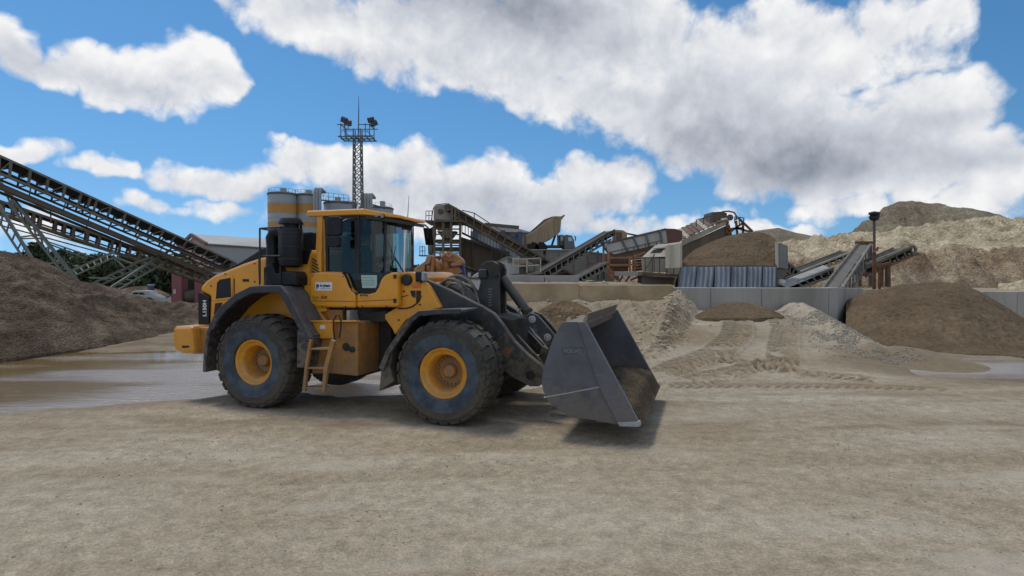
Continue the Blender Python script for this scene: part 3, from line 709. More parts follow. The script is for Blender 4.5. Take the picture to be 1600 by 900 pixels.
stone_mesh(np.stack([cx_, cy_, H(cx_, cy_)], -1), 'clods', M_stone, 'brown clods of earth lying on the bank behind the bucket', (.02, .10), 19)

heap('low_bank', [(560, 56, 1.2, 60, 424), (620, 56, 1.2, 60, 421), (700, 56, 1.2, 60, 415), (800, 56, 1.2, 60, 412), (900, 56, 1.2, 60, 410), (1000, 56, 1.2, 60, 408), (1100, 56, 1.2, 60, 400), (1170, 56, 1.2, 60, 396)],
     M_cliff2, None, kind='structure', nu=160, nv=40, back=6, rough=.4, rsc=.3, fine=.1)
heap('gravel_heap', [(770, 32.6, 1.4, 35, 430), (790, 32.4, 1.4, 35, 414), (815, 32.4, 1.4, 35, 405), (840, 32.4, 1.4, 35, 404), (862, 32.6, 1.4, 35, 418), (880, 33, 1.4, 35, 432)],
     M_mound, 'dark gravel heap behind the railed deck of the white booth', 'gravel heap', nu=90, nv=40, back=2.5, backz=1.4, rough=.12, rsc=.8, fine=.05)

heap('sand_pile', [(828, 18.2, .25, 19.0, 500), (844, 17.9, .25, 19.4, 484), (862, 17.7, .25, 19.6, 474), (880, 17.6, .25, 19.7, 469), (900, 17.6, .25, 19.7, 472), (920, 17.8, .25, 19.5, 482), (938, 18.2, .25, 19.0, 498)],
     earth_mat('damp_brown_sand', [(.10, .07, .042), (.15, .105, .062), (.20, .145, .09)], sc=1.2, fine=6.0, bump=.05), 'small dark brown heap at the foot of the muddy wall above the bucket', 'sand pile', nu=90, nv=50, back=1.2, rough=.14, rsc=1.4, p=.75, fine=.06, ridge=.05, ridsc=2)
# ================================================================== WHEEL LOADER
LO_A = R(18.54); LS, LC = math.sin(LO_A), math.cos(LO_A)
LO_O = Vector((-1.068 + 1.45 * LS, 8.88 + 1.45 * LC, 0))
def lo(px, py, w):
    """point of the machine, in its own axes (x forward, -y the near flank), on the lengthwise plane w metres out"""
    v = pxdir(px, py); n = Vector((-LS, -LC, 0))
    k = (w + LO_O.dot(n)) / v.dot(n)
    P = Vector((0, 0, CH)) + v * k
    q = P - LO_O
    return Vector((q.x * LC - q.y * LS, -w, P.z))
def los(pts, w): return [lo(x, y, w) for x, y in pts]

DUST = (.30, .25, .19)
Y_paint = mat('yellow_paint', (.82, .345, .010), .34, col2=(.62, .25, .012), sc=2.2, c2amt=.55, dust=DUST, dustamt=.5, bump=.0008, bsc=60, coat=.15, mud=(2.2, .22))
Y_dirty = mat('dirty_yellow_paint', (.50, .21, .022), .55, col2=(.20, .095, .03), sc=3.5, c2amt=.8, dust=DUST, dustamt=.9, bump=.001, bsc=60, mud=(2.0, .5))
Y_rim = mat('rim_yellow', (.82, .37, .02), .45, col2=(.55, .24, .02), sc=7, c2amt=.6, dust=DUST, dustamt=.4, mud=(2.0, .25))
G_arm = mat('dark_grey_paint', (.026, .032, .041), .42, col2=(.060, .058, .050), sc=3.0, c2amt=.75, dust=DUST, dustamt=.45, bump=.001, bsc=70, spec=.25, mud=(2.0, .55))
G_plast = mat('black_plastic', (.007, .009, .014), .42, col2=(.018, .018, .022), sc=5, c2amt=.6, dust=DUST, dustamt=.12, spec=.25)
G_fend = mat('fender_rubber', (.030, .034, .050), .52, col2=(.05, .048, .05), sc=4, c2amt=.7, dust=(.34, .31, .28), dustamt=.42, spec=.25, mud=(2.2, .6))
G_buck = mat('bucket_paint', (.118, .122, .145), .42, col2=(.055, .058, .070), sc=1.3, c2amt=.9, dust=DUST, dustamt=.3, bump=.001, bsc=30, scratch=(.5, (.26, .26, .27)), mud=(1.1, .4))
G_buckin = mat('bucket_inside', (.028, .028, .032), .6, col2=(.12, .095, .065), sc=3, c2amt=.8, dust=(.22, .16, .10), dustamt=.8, scratch=(.6, (.20, .19, .18)), mud=(2.2, .8))
G_weld = mat('bare_steel', (.42, .42, .43), .45, metal=.3, col2=(.25, .25, .25), sc=20)
G_dark = mat('grimy_black', (.020, .018, .017), .75, col2=(.05, .038, .028), sc=4, c2amt=.8)
G_rub = mat('tyre_rubber', (.016, .016, .016), .85, col2=(.060, .054, .042), sc=5, c2amt=.75, dust=(.28, .25, .21), dustamt=.35, bump=.004, bsc=40, mud=(1.6, .25))
G_side = mat('tyre_sidewall', (.020, .031, .046), .6, col2=(.070, .098, .125), sc=4.5, c2amt=.8, bump=.004, bsc=30)
G_hose = mat('rubber_hose', (.07, .065, .055), .5, col2=(.20, .185, .155), sc=8, c2amt=.9)
G_white = mat('white_sticker', (.75, .75, .76), .5)
G_navy = mat('navy_print', (.02, .025, .12), .5)
G_lensg = mat('lamp_glass', (.30, .32, .34), .12)
G_orange = mat('orange_lens', (.65, .16, .02), .3)
G_seat = mat('seat_fabric', (.02, .02, .022), .8)
M_black = mat('black_metal', (.015, .015, .017), .5)
M_text_w = mat('white_print', (.70, .70, .70), .5)
M_text_g = mat('green_print', (.14, .17, .05), .6)
M_text_k = mat('dark_print', (.03, .03, .03), .6)
M_text_s = mat('grey_print', (.16, .18, .19), .6)
M_paper = mat('pale_paper', (.45, .60, .56), .7, col2=(.36, .5, .47), sc=14)

def glass_mat(name, tint, fac=.92):
    m, nt, b = new_mat(name); L = nt.links.new
    nt.nodes.remove(b)
    tr = N(nt, 'ShaderNodeBsdfTransparent'); setin(tr, 'Color', (*tint, 1))
    gl = N(nt, 'ShaderNodeBsdfGlossy'); setin(gl, 'Roughness', .03); setin(gl, 'Color', (.9, .95, 1, 1))
    fr = N(nt, 'ShaderNodeFresnel'); setin(fr, 'IOR', 1.5)
    f2 = math_node(nt, 'MINIMUM', fr.outputs[0], .30)
    mx = N(nt, 'ShaderNodeMixShader'); L(f2, mx.inputs[0]); L(tr.outputs[0], mx.inputs[1]); L(gl.outputs[0], mx.inputs[2])
    L(mx.outputs[0], nt.nodes['Material Output'].inputs[0])
    return m
M_glass = glass_mat('cab_glass', (.34, .50, .48))

loader = empty('wheel_loader', 'large yellow wheel loader with dark grey bucket standing in the middle of the yard', 'wheel loader', LO_O, -LO_A)

def pr(name, pts, wp, w0, w1, m, bevel=.02, parent=None, **k):
    """outline seen on plane wp, solid from w0 to w1"""
    P = los(pts, wp)
    prof = [Vector((p.x, 0, p.z)) for p in P]
    return MB().prism(prof, (0, -w0, 0), (0, -w1, 0)).build(name, m, parent or loader, bevel=bevel, **k)

def text_obj(name, s, size, m, parent, loc, rot, ext=.002, bold=0.0, align='LEFT', shear=0, sx=1.0):
    cu = bpy.data.curves.new(name, 'FONT'); cu.body = s; cu.size = size; cu.extrude = ext; cu.offset = bold; cu.align_x = align; cu.shear = shear
    t = bpy.data.objects.new(name, cu)
    me = bpy.data.meshes.new_from_object(t)
    bpy.data.objects.remove(t); bpy.data.curves.remove(cu)
    me.materials.clear(); me.materials.append(m)
    o = bpy.data.objects.new(name, me); COL.objects.link(o); o.parent = parent
    o.location = loc; o.rotation_euler = rot; o.scale = (sx, 1, 1)
    return o

# ---------------- wheels
def make_wheel(name_root, x, side):
    """side -1: near flank (y = -1.12)"""
    cy = side * 1.12; ax = Vector((0, side, 0)); c = Vector((x, cy, .80)); R0 = .815
    # disc with hub and bolts
    w = MB().lathe([(.262, -.05), (.262, -.015), (.11, -.015), (.105, .05), (.088, .075), (0, .08)], c, ax, 32)
    for k in range(20):
        a = 2 * math.pi * k / 20
        p = c + Vector((math.cos(a) * .215, 0, math.sin(a) * .215))
        w.lathe([(.017, -.02), (.017, .022), (0, .024)], p, ax, 6)
    wo_ = w.build('wheel', Y_dirty, loader, smooth=True, angle=30)
    rim = MB().lathe([(.392, .20), (.402, .262), (.398, .285), (.385, .292), (.372, .286), (.350, .25), (.318, .215), (.300, .205), (.292, .216), (.284, .205), (.268, .16), (.262, -.05), (.36, -.06), (.39, .0)], c, ax, 48, close=True)
    rim.build('rim', Y_rim, wo_, smooth=True, angle=50)
    prof = [(.385, -.27), (.41, -.315), (.50, -.338), (.60, -.345), (.70, -.335), (.75, -.315), (.775, -.28), (.782, -.20), (.784, 0), (.782, .20), (.775, .28), (.75, .315), (.70, .335), (.685, .333), (.60, .345), (.585, .338), (.50, .338), (.43, .322), (.41, .315), (.385, .27)]
    t = MB().lathe(prof, c, ax, 64, cap=False)
    # tread lugs: shoulder blocks and centre blocks
    nl = 26
    for k in range(nl):
        for sd in (-1, 1):
            a0 = 2 * math.pi * (k + (.5 if sd > 0 else 0)) / nl
            for (t0, t1, da0, da1, ww) in ((.07, .20, .02, .055, .078), (.20, .335, .055, .03, .088)):
                vs = []
                for rr, sh in ((.765, 1.0), (R0, .90)):
                    for tt, da in ((t0, da0), (t1, da1)):
                        for q in (-1, 1):
                            a = a0 + da + q * ww * sh
                            r2 = rr - (.035 if tt > .3 and rr > .8 else 0) - (.03 if tt > .3 and rr < .8 else 0)
                            tq = tt if tt < .3 else (.325 if rr > .8 else .338)
                            vs.append(c + ax * (sd * tq) + Vector((math.cos(a), 0, math.sin(a))) * r2)
                t.add(vs, [(0, 1, 3, 2), (4, 6, 7, 5), (0, 4, 5, 1), (2, 3, 7, 6), (0, 2, 6, 4), (1, 5, 7, 3)])
    t.v = [(p[0] + (.0 if p[2] > .06 else 0), p[1] * 1.0, max(p[2], -.004)) for p in t.v]
    ty = t.build('tyre', G_rub, wo_, smooth=True, angle=28)
    me = ty.data; me.materials.append(G_side)
    for p in me.polygons:
        q = p.center - c; rr = math.hypot(q.x, q.z)
        if .40 < rr < .61 and abs(q.y) > .28: p.material_index = 1
    return wo_
for x in (0, -3.586):
    for sd in (-1, 1): make_wheel('w', x, sd)

# ---------------- rear body
hood = pr('hood', [(326, 512), (328, 463), (312, 455), (314, 447), (322, 438), (334, 430), (352, 423), (378, 412), (405, 403), (440, 396), (480, 391), (502, 390), (502, 470), (522, 503), (487, 530), (470, 500), (420, 500), (340, 560)], .82, .82, -.82, Y_paint, bevel=.075)
pr('hood_deck', [(352, 422), (380, 407), (410, 388), (440, 377), (458, 364), (486, 362), (495, 384), (495, 393), (440, 399), (405, 406)], .58, .60, -.60, G_plast, bevel=.03)
pr('badge_panel', [(457, 392), (486, 390), (480, 413), (457, 412)], .83, .832, .80, G_plast, bevel=.004)
text_obj('lettering', 'VO', .16, M_text_w, hood, lo(455, 409.5, .836), (math.pi / 2, 0, 0), bold=.004, shear=.2)
pr('rear_grille', [(309, 458), (313, 456), (327, 465), (326, 513), (310, 513)], .845, .845, -.845, G_plast, bevel=.01)
text_obj('lettering', 'L150H', .118, M_text_w, hood, lo(322.5, 494.5, .849), (math.pi / 2, -math.pi / 2, 0), bold=.004, sx=.97)
pr('side_vent_frame', [(334, 470), (336, 440), (342, 434), (362, 431), (365, 434), (363, 467)], .828, .836, .80, Y_paint, bevel=.008)
v = pr('side_vent', [(337, 467), (339, 442), (343, 437), (360, 434), (361, 464)], .84, .842, .80, G_plast, bevel=.004)
pr('side_vent', [(334, 492), (336, 474), (346, 473), (341, 488)], .84, .842, .80, G_dark, bevel=.003)
# seam between tail and engine cover
for x0, y0, x1, y1 in ((404, 404, 405, 447), (366, 470, 366, 436)):
    MB().beam(lo(x0, y0, .824), lo(x1, y1, .824), .010, .010).build('panel_seam', G_dark, loader)
# counterweight
cw = MB()
outl = [(270, 512), (273, 510), (300, 510), (304, 552), (283, 553), (271, 545), (269, 530)]
P = los(outl, 1.28); prof = [Vector((p.x, 0, p.z)) for p in P]
cw.prism(prof, (0, -1.28, 0), (0, 1.28, 0))
cwo = cw.build('counterweight', Y_paint, loader, bevel=.07)
pr('counterweight_arm', [(296, 512), (330, 511), (326, 553), (300, 553)], 1.12, 1.12, -1.12, Y_dirty, bevel=.02)
pr('tow_recess', [(284, 540), (295, 540), (295, 543), (285, 544)], 1.284, 1.288, 1.2, G_dark, bevel=.002)
# rear frame, axle, underbody
pr('rear_frame', [(330, 548), (340, 478), (480, 470), (610, 478), (612, 575), (560, 590), (480, 580)], .45, .45, -.45, G_dark, bevel=.02)
pr('side_panel', [(444, 449), (502, 443), (502, 470), (512, 486), (500, 488), (512, 502), (487, 503), (487, 522), (480, 520)], .84, .86, .70, Y_paint, bevel=.012)
for p0 in ((-3.586,), (0,)):
    MB().tube([(p0[0], -.95, .80), (p0[0], -.5, .80), (p0[0], -.3, .80), (p0[0], .3, .80), (p0[0], .5, .80), (p0[0], .95, .80)], [.19, .17, .30, .30, .17, .19], 14).build('axle', G_dark, loader, smooth=True)
# fenders
def strip(name, pts, wp, w0, w1, th, m, bevel=.01, closed=False):
    P = [Vector((p.x, 0, p.z)) for p in los(pts, wp)]
    n = len(P); inn = []
    for i, p in enumerate(P):
        d = (P[min(i + 1, n - 1)] - P[max(i - 1, 0)]).normalized()
        inn.append(p + Vector((d.z, 0, -d.x)) * th)
    return MB().prism(P + inn[::-1], (0, -w0, 0), (0, -w1, 0)).build(name, m, loader, bevel=bevel)
strip('rear_fender', [(316, 581), (318, 548), (323, 517), (332, 496), (347, 477), (368, 460), (392, 448.5), (412, 447), (436, 447.5), (447, 458), (462, 486), (476, 512), (486, 530)], 1.42, 1.42, .78, .075, G_fend, .015)
strip('rear_fender_lip', [(326, 510), (334, 494), (348, 476), (368, 459), (392, 447.2), (412, 445.8), (438, 446), (449, 458), (464, 486), (478, 512), (487, 529)], 1.43, 1.445, 1.36, .13, G_fend, .015)
pr('mud_flap', [(465, 515), (486, 524), (486, 533), (478, 575), (464, 574)], 1.40, 1.41, .80, G_fend, bevel=.01)
strip('front_fender', [(594, 572), (604, 549), (622, 523), (641, 497), (655, 487), (690, 484.5), (722, 484)], 1.42, 1.42, .76, .05, G_fend, .012)
strip('front_fender_lip', [(592, 575), (603, 549), (621, 522), (640, 496), (654, 485.5), (690, 482.5), (719, 482)], 1.43, 1.445, 1.38, .085, G_fend, .012)
pr('mud_flap', [(590, 612), (594, 572), (604, 549), (612, 548), (607, 575), (614, 596)], 1.40, 1.36, .80, G_fend, bevel=.01)
# tank box under the cab and the step above it
pr('hydraulic_tank', [(487, 503), (559, 503), (559, 588), (520, 584), (487, 584)], 1.10, 1.10, .42, Y_dirty, bevel=.02)
pr('tank_step', [(487, 501), (523, 501), (523, 529), (487, 529)], 1.14, 1.16, 1.0, Y_paint, bevel=.015)
MB().beam(lo(486, 501.5, 1.14), lo(560, 501.5, 1.14), .12, .02).build('step_plate', Y_paint, loader, bevel=.004)
fl = MB().lathe([(.05, 0), (.05, .03), (.03, .04), (0, .045)], lo(551, 546, 1.10), (0, -1, 0), 16)
fl.lathe([(.07, 0), (.07, .012), (0, .014)], lo(541, 542, 1.10), (0, -1, 0), 16)
fl.build('filler_cap', G_dark, loader, smooth=True)
pr('cab_mount', [(500, 484), (536, 484), (536, 503), (512, 503)], .80, .82, .45, Y_dirty, bevel=.01)
pr('cab_mount', [(543, 485), (548, 485), (548, 501), (543, 501)], .95, .98, .5, G_weld, bevel=.004)
pr('battery_box', [(560, 490), (605, 485), (603, 503), (562, 503)], .70, .72, .3, G_dark, bevel=.01)
# ladder
lad = pr('ladder', [(484, 530), (488, 530), (481, 574), (478, 611), (473, 610), (477, 572)], 1.44, 1.46, 1.40, Y_dirty, bevel=.006)
o = pr('ladder', [(518, 530), (524, 533), (513, 574), (508, 612), (503, 612), (507, 572)], 1.44, 1.46, 1.40, Y_dirty, bevel=.006)
o.name = 'ladder_rail'; o.parent = lad; lad.name = 'ladder'
for (x0, x1, y) in ((486, 517, 545), (480, 511, 575), (476, 505, 606)):
    a, b = lo(x0, y, 1.43), lo(x1, y, 1.43)
    MB().beam(a + Vector((0, .07, 0)), b + Vector((0, .07, 0)), .18, .03).build('ladder_step', Y_dirty, lad, bevel=.006)
MB().tube([lo(x, y, 1.2) for x, y in ((524, 536), (521, 515), (521, 502), (525, 493), (530, 493), (533, 502), (532, 517), (530, 528))], .014, 8).build('grab_handle', G_dark, loader, smooth=True)
MB().tube([lo(x, y, .88) for x, y in ((458, 452), (470, 446), (474, 448), (473, 474), (478, 484), (478, 505), (474, 511))], .014, 8).build('hand_rail', M_black, loader, smooth=True)

# ---------------- air cleaner, exhaust and guard rail
def vlathe(prof_px, cx, w, name, m, n=28):
    """prof_px: (half width px, y px) top to bottom about column cx"""
    c = lo(cx, 400, w)
    s = (LO_O + Matrix.Rotation(-LO_A, 3, 'Z') @ c).y / F
    pf = [(max(h * s, 0), lo(cx, y, w).z) for h, y in prof_px]
    return MB().lathe(pf, (c.x, c.y, 0), (0, 0, 1), n).build(name, m, loader, smooth=True, angle=40)
ac = vlathe([(0, 357), (17.5, 357), (18.5, 359), (18.5, 409), (17, 415), (12, 418), (0, 418)], 454.5, 1.0, 'air_cleaner', G_plast)
for yy in (364, 385, 404):
    o = vlathe([(18.8, yy), (19.0, yy), (19.0, yy + 1.6), (18.8, yy + 1.6)], 454.5, 1.0, 'cleaner_band', M_black); o.parent = ac
o = vlathe([(0, 341), (15, 341.5), (19, 348), (19, 350.5), (12, 350.5), (12, 357), (0, 357)], 455, 1.0, 'rain_cap', G_plast); o.parent = ac
MB().tube([lo(x, y, 1.0) for x, y in ((426, 445), (426, 420), (426, 385), (425, 372), (429, 364), (437, 362), (446, 366))], [.15, .12, .105, .11, .11, .11, .10], 16).build('intake_pipe', G_plast, loader, smooth=True)
pr('cleaner_bracket', [(419, 446), (419, 418), (432, 410), (438, 428), (450, 424), (466, 425), (470, 432), (470, 446)], 1.0, 1.12, .80, G_plast, bevel=.02)
MB().tube([lo(438, 416, 1.13), lo(438, 444, 1.13)], .012, 6).build('cleaner_strut', G_dark, loader)
gr = MB()
for a, b in (((406, 444), (406, 357)), ((406, 357), (440, 354.5)), ((406, 400), (438, 400)), ((406, 357), (434, 362))):
    gr.tube([lo(*a, 1.2), lo(*b, 1.2 if b != (434, 362) else .6)], .016, 6)
gr.build('guard_rail', M_black, loader)
MB().tube([lo(470, 352, .9), lo(476, 388, .7)], .022, 6).build('exhaust_stay', G_plast, loader)

# ---------------- cab
cabf = MB()
def plan(pts):  # mirrored plan outline, near side first (x, w) front to rear
    return [(x, w) for x, w in pts] + [(x, -w) for x, w in reversed(pts) if w > 0]
CABP = [(-1.36, 0), (-1.375, .18), (-1.43, .36), (-1.53, .52), (-1.68, .65), (-1.86, .73), (-1.96, .75), (-2.70, .76), (-2.76, .70)]
ZT, ZB = 3.32, 2.34
full = plan(CABP)
# floor and lower shell
lowp = [Vector((x, -w, 0)) for x, w in full]
cab = MB().prism(lowp, (0, 0, 1.62), (0, 0, 2.30)).build('cab_floor', G_dark, loader, bevel=.01)
# near flank: two bulged yellow panels with the deep window notch between
def bulge(name, pts, m, w0=.75, w1=.90):
    P = los(pts, w1); pf = [Vector((p.x, 0, p.z)) for p in P]
    return MB().prism(pf, (0, -w0, 0), (0, -w1, 0)).build(name, m, loader, bevel=.045)
pa = bulge('cab_side_panel', [(483, 474), (484, 430), (488, 426), (510, 424.5), (530, 425), (537, 428), (541, 436), (545, 447), (550, 455), (555.5, 457.5), (555.5, 481), (493, 480)], Y_paint)
pb = bulge('door_panel', [(556.5, 457.5), (578, 457.5), (586, 455), (590, 449), (594, 437), (600, 429), (609, 425.5), (621, 425), (622, 480), (556.5, 481)], Y_paint)
pd = MB()
P = los([(488, 470), (555, 471)], .905); pd.beam(P[0], P[1], .006, .006); P = los([(557, 471), (617, 468)], .905); pd.beam(P[0], P[1], .006, .006)
pd.build('panel_crease', G_dark, loader)
pr('cab_side_panel', [(483, 474), (484, 430), (510, 424), (620, 424), (622, 480), (493, 480)], .90, -.75, -.90, Y_paint, bevel=.04)
# posts
def post(name, x, w, ww, wd, m, z0=2.28, z1=ZT, dx=0):
    return MB().beam((x, -w, z0), (x + dx, -w, z1), ww, wd, up=(1, 0, 0)).build(name, m, loader, bevel=.012)
for sgn in (1, -1):
    pr('rear_pillar', [(492, 428), (496, 337), (505, 336), (503, 428)], .78, sgn * .80, sgn * .66, Y_paint, bevel=.02)
    MB().beam((-1.93, -sgn * .755, 1.90 if sgn > 0 else 2.3), (-1.92, -sgn * .755, 3.36), .06, .09, up=(1, 0, 0)).build('door_pillar', M_black, loader, bevel=.01)
    MB().tube([(-2.57, -sgn * .79, 2.30), (-2.585, -sgn * .79, 3.28)], .022, 8).build('window_trim', Y_dirty if sgn > 0 else M_black, loader)
    MB().beam((-2.55, -sgn * .762, 2.31), (-2.55, -sgn * .762, 3.32), .04, .07, up=(1, 0, 0)).build('rear_window_post', M_black, loader)
    MB().tube([(-1.55, -sgn * .50, 2.30), (-1.53, -sgn * .49, 3.30)], .028, 8).build('front_pillar', M_black, loader)
# window sill and header rings
for nm, z0, z1 in (('window_sill', 2.27, 2.345), ('window_header', 3.245, 3.34)):
    r = MB(); n = len(full)
    for i in range(n):
        a, b = full[i], full[(i + 1) % n]
        r.beam((a[0], -a[1], (z0 + z1) / 2), (b[0], -b[1], (z0 + z1) / 2), .045, z1 - z0, ext=.015)
    r.build(nm, M_black, loader)
# door frame round the notch: dark rubber following the yellow edge
nt_ = MB(); P = los([(537, 427), (541.5, 436), (545.5, 447), (550.5, 456), (556, 459), (578, 459), (587, 456), (591, 449), (595, 437), (601, 429), (610, 425)], .86)
for a, b in zip(P[:-1], P[1:]): nt_.beam(a, b, .04, .06, up=(0, 1, 0), ext=.01)
nt_.build('door_frame', M_black, loader)
# glass
def gsheet(name, pts, z0, z1, m=M_glass, off=0):
    n = len(pts)
    return MB().sheet([[(x, -w, z0) for x, w in pts], [(x + off, -w, z1) for x, w in pts]]).build(name, m, loader, smooth=True)
gsheet('side_window', [(-2.55, .758), (-1.96, .752)], 2.34, 3.25)
gsheet('side_window', [(-2.55, -.758), (-1.96, -.752)], 2.34, 3.25)
wsp = [(x, w) for x, w in CABP if x > -1.93]
ws = [(x, w) for x, w in reversed(wsp)] + [(x, -w) for x, w in wsp if w > 0]
gsheet('windscreen', [(-1.53, .52), (-1.43, .36), (-1.375, .18), (-1.36, 0), (-1.375, -.18), (-1.43, -.36), (-1.53, -.52)], 2.34, 3.25)
gsheet('door_window', [(-1.90, .745), (-1.86, .73), (-1.68, .65), (-1.56, .55)], 2.34, 3.25)
gsheet('side_window', [(-1.90, -.745), (-1.86, -.73), (-1.68, -.65), (-1.56, -.55)], 2.34, 3.25)
gsheet('rear_window', [(-2.76, .6), (-2.76, -.6)], 2.34, 3.25)
# lower door glass in the notch
Pn = los([(541.5, 427), (546, 447), (551, 455.5), (556, 458), (578, 458), (586, 455), (590, 449), (594, 437), (600, 427)], .86)
MB().add([(p.x, -.80, p.z) for p in Pn], [tuple(range(len(Pn)))]).build('lower_door_window', M_glass, loader)
Pn = los([(563, 430), (588, 430), (588, 446), (586, 450), (565, 450)], .84)
MB().prism([Vector((p.x, 0, p.z)) for p in Pn], (0, -.812, 0), (0, -.818, 0)).build('notice_sheet', M_paper, loader)
for yy in (434, 438, 441.5, 445):
    a, b = lo(566, yy, .823), lo(585 - (yy % 3), yy, .823)
    MB().beam(a, b, .003, .006).build('notice_line', M_text_s, loader)
# roof: flat slab, sides taper forward of the door, visor dips
zt = 3.445
RP = [(-2.92, .85), (-1.75, .85), (-1.20, .42), (-1.08, .0)]
rp = plan(RP[:3]) 
top = [(-2.92, .83, zt), (-1.78, .83, zt), (-1.25, .48, zt - .10), (-1.12, .16, zt - .15)]
def ring(z_off, sc): return [Vector((x, -w * sc, z + z_off)) for x, w, z in top] + [Vector((x, w * sc, z + z_off)) for x, w, z in reversed(top)]
a = ring(-.105, 1.0); b = ring(-.02, 1.0); c_ = ring(0.0, .965)
n = len(a)
roof = MB(); roof.add(a + b + c_, [tuple(range(n))[::-1], tuple(range(2 * n, 3 * n))] + [(i, (i + 1) % n, n + (i + 1) % n, n + i) for i in range(n)] + [(n + i, n + (i + 1) % n, 2 * n + (i + 1) % n, 2 * n + i) for i in range(n)])
# the front part of the slab is thin: cut its underside up
for k in (2, 3, 4, 5): roof.v[k] = (roof.v[k][0], roof.v[k][1], roof.v[k][2] + .055)
roof.build('roof', Y_paint, loader, bevel=.012)
lin = [(-2.74, .74), (-1.95, .735), (-1.66, .62), (-1.48, .42), (-1.36, .15)]
lp = [Vector((x, -w, 0)) for x, w in lin] + [Vector((x, w, 0)) for x, w in reversed(lin)]
MB().prism(lp, (0, 0, 3.12), (0, 0, 3.315)).build('roof_lining', G_dark, loader)
vz = MB(); vt = [(-1.74, .80, 3.335), (-1.26, .46, 3.26), (-1.14, .15, 3.235)]
vz.add([(x, -w, z) for x, w, z in vt] + [(x, w, z) for x, w, z in reversed(vt)] + [(x, -w, z - .06) for x, w, z in vt] + [(x, w, z - .06) for x, w, z in reversed(vt)],
       [(0, 1, 2, 3, 4, 5), (11, 10, 9, 8, 7, 6)] + [(i, i + 6, (i + 1) % 6 + 6, (i + 1) % 6) for i in range(6)])
vz.build('roof_visor', M_black, loader)
for (px, py) in ((589, 337), (598, 338)):
    p = lo(px, py, .66); wl = MB().box(p, (.05, .07, .07)).build('work_light', G_dark, loader, bevel=.01)
    MB().box(p + Vector((.01, -.038, 0)), (.045, .01, .05)).build('lens', G_lensg, wl)
p = lo(646, 349, .12); MB().box(p, (.08, .14, .08)).build('work_light', G_dark, loader, bevel=.01)
MB().tube([lo(602, 335.5, .60), lo(634, 343, .35)], .010, 6).build('roof_rail', G_weld, loader)
MB().tube([lo(637, 340, -.3), lo(639, 306, -.3)], [.008, .004], 5).build('antenna', M_black, loader)
# wiper
MB().tube([lo(632, 428, .30), lo(612, 394, .36), lo(598, 358, .42)], .014, 6).build('wiper', M_black, loader)
MB().tube([lo(612, 420, .40), lo(618, 384, .40)], .007, 5).build('wiper', M_black, loader)
# interior
so = MB(); so.box((-2.30, 0, 2.17), (.52, .52, .14)); so.box((-2.53, 0, 2.54), (.14, .50, .72)); so.box((-2.55, 0, 2.98), (.10, .28, .20)); so.box((-2.25, 0, 2.0), (.4, .4, .3))
so.build('operator_seat', G_seat, loader, bevel=.05)
MB().beam((-2.30, -.34, 2.38), (-2.02, -.34, 2.38), .09, .06).build('arm_rest', G_seat, loader, bevel=.02)
MB().tube([(-1.60, 0, 2.22), (-1.80, 0, 2.50)], .045, 8).build('steering_column', G_seat, loader)
sw = MB(); ring_ = []
for k in range(25):
    a_ = 2 * math.pi * k / 24; e1 = Vector((0, 1, 0)); e2 = Vector((.75, 0, .66)).normalized()
    ring_.append(Vector((-1.82, 0, 2.52)) + (e1 * math.cos(a_) + e2 * math.sin(a_)) * .20)
sw.tube(ring_, .016, 6, cap=False); sw.build('steering_wheel', G_seat, loader, smooth=True)
MB().box((-1.52, 0, 2.36), (.12, .62, .14)).build('dashboard', G_seat, loader, bevel=.03)
MB().box((-2.70, 0, 2.5), (.04, 1.36, .5)).build('rear_bulkhead', G_seat, loader)
# mirrors
mb = MB(); mb.tube([(-1.93, -.78, 3.28), (-2.0, -.95, 3.25), (-2.10, -1.13, 3.15), (-2.10, -1.13, 2.80)], .014, 6)
mr_ = mb.build('mirror_arm', M_black, loader)
pr('mirror', [(510, 366), (510, 341), (514, 338), (529, 338), (532, 341), (532, 366), (529, 368), (513, 368)], 1.15, 1.17, 1.07, G_plast, bevel=.02, parent=mr_)
pr('mirror', [(509, 384), (509, 372), (512, 370), (527, 370), (530, 372), (530, 384), (527, 386), (512, 386)], 1.15, 1.17, 1.07, G_plast, bevel=.015, parent=mr_)
mb = MB(); mb.tube([lo(648, 350, -.6), lo(664, 351.5, -1.1), lo(669, 356, -1.2), lo(668, 372, -1.2)], .016, 6)
mr2 = mb.build('mirror_arm', M_black, loader)
MB().add([tuple(lo(x, y, -1.2) + Vector((dx_, 0, 0))) for dx_ in (0, .07) for x, y in ((661, 356), (670, 357), (673, 383), (665, 383))], [(0, 1, 2, 3), (7, 6, 5, 4), (0, 4, 5, 1), (1, 5, 6, 2), (2, 6, 7, 3), (3, 7, 4, 0)]).build('mirror', M_black, mr2, bevel=.01)
# stickers and lettering on the near flank
Ps = los([(493, 441), (519, 441), (519, 454), (493, 454)], .90)
stk = MB().prism([Vector((p.x, 0, p.z)) for p in Ps], (0, -.9005, 0), (0, -.904, 0)).build('sticker', G_white, loader)
text_obj('lettering', 'B', .118, G_navy, stk, lo(494, 451.8, .906), (math.pi / 2, 0, 0), ext=.0015, bold=.006)
text_obj('lettering', 'beyham', .070, G_navy, stk, lo(500.3, 448.2, .906), (math.pi / 2, 0, 0), ext=.0015, bold=.003, sx=.93)
a, b = lo(500.5, 451.2, .906), lo(517, 451.2, .906)
MB().beam(a, b, .002, .006).build('sticker_line', G_navy, stk)
text_obj('lettering', 'Opti', .075, M_text_g, pa, lo(487, 466.5, .903), (math.pi / 2, 0, 0), ext=.0015, shear=.2)
text_obj('lettering', 'Shift', .075, M_text_k, pa, lo(501, 466.5, .903), (math.pi / 2, 0, 0), ext=.0015, shear=.2, bold=.001)
